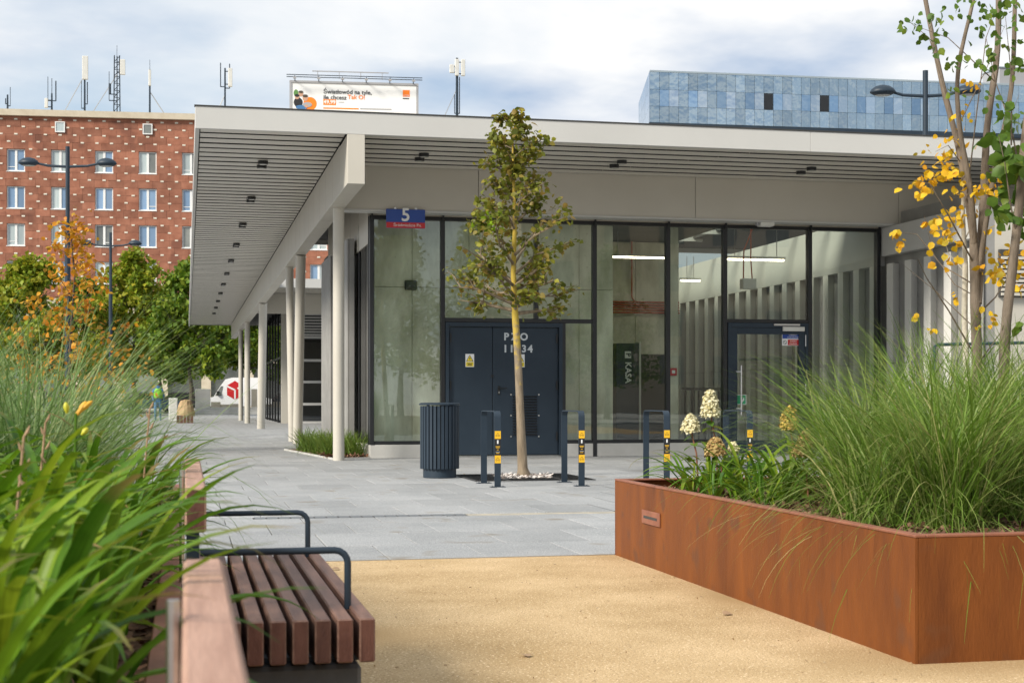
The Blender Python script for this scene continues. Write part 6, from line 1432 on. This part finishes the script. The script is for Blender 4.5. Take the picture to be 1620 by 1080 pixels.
MB().box(c0.x - 0.15, c0.x + 0.15, c0.y - 0.012, c0.y - 0.002, 0.15, 0.95).build('door', M['offwhite'], cb)
c0 = PT(293, 60, z=0); cr = thing('covered_stack', 'stack under a tan sheet on a dark wooden pallet near the pale cabinet', 'stack', c0)
for k in range(5): MB().box(c0.x - 0.34 + 0.135 * k, c0.x - 0.22 + 0.135 * k, c0.y - 0.1, c0.y + 0.6, 0.0, 0.30).build('pallet_board', M['wood_end'], cr)
mb = MB(); rs = random.Random(3); ring_ = []
for (z_, w_, d_) in ((0.30, 0.34, 0.30), (0.45, 0.31, 0.28), (0.7, 0.26, 0.24), (0.9, 0.20, 0.2), (0.93, 0.08, 0.08)):
    ring_.append([(c0.x + 0.02 + w_ * math.cos(a_) * rs.uniform(0.88, 1.1) * 1.15, c0.y + 0.25 + d_ * math.sin(a_) * rs.uniform(0.88, 1.1) * 1.15, z_ + rs.uniform(-0.03, 0.03)) for a_ in [2 * math.pi * i / 14 for i in range(14)]])
mb.add([p_ for q_ in ring_ for p_ in q_], [(j * 14 + i, j * 14 + (i + 1) % 14, (j + 1) * 14 + (i + 1) % 14, (j + 1) * 14 + i) for j in range(4) for i in range(14)] + [tuple(range(56, 70))])
mb.build('sheet', mat('tarp', (0.36, 0.24, 0.12), (0.48, 0.34, 0.19), 4, 0.8), cr)
# a passer-by in a green vest
def person(px, t, label):
    p = PT(px, t, z=0); s = 1.72 / 1.8
    J = dict(hip=(0, 0, .95), bel=(0, 0, 1.12), ch=(0, -.01, 1.36), nk=(0, 0, 1.5), hd=(.02, -.01, 1.62), tp=(.02, -.01, 1.78), ls=(-.19, 0, 1.43), le=(-.26, -.03, 1.16), lh=(-.2, -.16, .93), rs=(.19, 0, 1.43), re=(.27, .04, 1.16), rh=(.24, .0, .9),
             lk=(-.12, -.10, .5), lf=(-.11, -.02, .07), lt=(-.10, -.17, .03), rk=(.10, .06, .5), rf=(.11, .22, .1), rt=(.12, .09, .03), lp=(-.1, 0, .88), rp=(.1, 0, .88))
    rad = dict(hip=.15, bel=.14, ch=.16, nk=.06, hd=.095, tp=.07, ls=.075, le=.05, lh=.035, rs=.075, re=.05, rh=.035, lk=.065, lf=.045, lt=.035, rk=.065, rf=.045, rt=.035, lp=.095, rp=.095)
    E = [('hip', 'bel'), ('bel', 'ch'), ('ch', 'nk'), ('nk', 'hd'), ('hd', 'tp'), ('ch', 'ls'), ('ls', 'le'), ('le', 'lh'), ('ch', 'rs'), ('rs', 're'), ('re', 'rh'), ('hip', 'lp'), ('lp', 'lk'), ('lk', 'lf'), ('lf', 'lt'), ('hip', 'rp'), ('rp', 'rk'), ('rk', 'rf'), ('rf', 'rt')]
    ks = list(J); me = bpy.data.meshes.new('person'); me.from_pydata([J[k] for k in ks], [(ks.index(a), ks.index(b)) for a, b in E], [])
    o = bpy.data.objects.new('person_tmp', me); COL.objects.link(o); md = o.modifiers.new('s', 'SKIN')
    for i, k in enumerate(ks): me.skin_vertices[0].data[i].radius = (rad[k], rad[k]); me.skin_vertices[0].data[i].use_root = (k == 'hip')
    o.modifiers.new('d', 'SUBSURF').levels = 2
    m2 = bpy.data.meshes.new_from_object(o.evaluated_get(bpy.context.evaluated_depsgraph_get())); bpy.data.objects.remove(o)
    m2.materials.clear(); m2.materials.append(M['jean']); m2.materials.append(M['skin']); m2.materials.append(M['lf_lime'])
    for f in m2.polygons:
        c = f.center; f.material_index = 1 if (c.z > 1.5 or c.z < 0.98 and abs(c.x) > 0.19) else (0)
    m2.transform(Matrix.Translation(p) @ Matrix.Scale(s, 4))
    o = link_mesh('person', m2, None, p); m2.materials.clear()
    for k in ('jean', 'skin'): m2.materials.append(M[k])
    props(o, label, 'person')
    MB(Matrix.Translation(p)).lathe([(0.2, 1.02), (0.205, 1.2), (0.19, 1.36), (0.10, 1.44)], (0, 0, 0), 14, sx=1, sy=0.8, caps=False).build('vest', mat('vest', (0.20, 0.55, 0.02), rough=0.6), o, smooth=True)
    MB(Matrix.Translation(p)).lathe([(0.10, 1.57), (0.102, 1.62), (0.085, 1.69), (0.02, 1.73)], (0.02, 0.01, 0), 12).build('hair', M['bark_dark'], o, smooth=True)
person(250, 66, 'person in a bright green vest and blue trousers walking beyond the grass')

# ------------------------------------------------------------------ across the square, behind the camera: seen only mirrored in the glass
def mirror_x(px, Yb): # where a ray bounced off the glass front at column px meets the plane Yb
    xg = PX(px, GY); return xg + xg / GY * (GY - Yb)
nb = thing('housing_block', 'beige housing block across the square with rows of dark windows', 'building', (45, -48, 0))
MB().box(22, 78, -64, -48, 0, 21).build('wall', mat('render_beige', (0.50, 0.41, 0.31), (0.58, 0.49, 0.38), 0.4, 0.9), nb)
for f_ in range(6):
    for k in range(14): MB().box(24 + k * 3.9, 25.7 + k * 3.9, -48.0, -47.94, 2 + f_ * 3.2, 3.9 + f_ * 3.2).build('window', M['pn_dark'], nb)
big = [(9.0, -14, 8.6, 2.3), (14.5, -26, 10, 3.2), (20, -20, 8, 2.6), (-5, -30, 11, 3.5)]
for k, (x, y, H, w) in enumerate(big):
    o = thing('square_tree', ['conical', 'tall rounded', 'small rounded', 'broad old'][k] + ' tree on the square opposite the pavilion', 'tree', (x, y, 0), 'trees on the square')
    tubes, twig = skeleton((x, y, 0), [(0, 0, 0), (0, 0, 2), (0.1, 0, H * 0.6), (0, 0, H)], 0.16, 0.02, 40, 2.0, lambda z: max(0.2, w * (1 - ((z - 2) / (H - 2)) ** 1.4)), 70 + k, sub=4)
    tubes_mesh(tubes, 'trunk', M['bark_dark'], o)
    np_mesh('crown', *leaves_on(twig, 5000, 0.25, 0.24, np.random.default_rng(70 + k)), M['lf_far'], o)
MB().box(-200, 200, -290, -9.05, -0.05, -0.01).build('square', M['plinth'])['kind'] = 'structure'
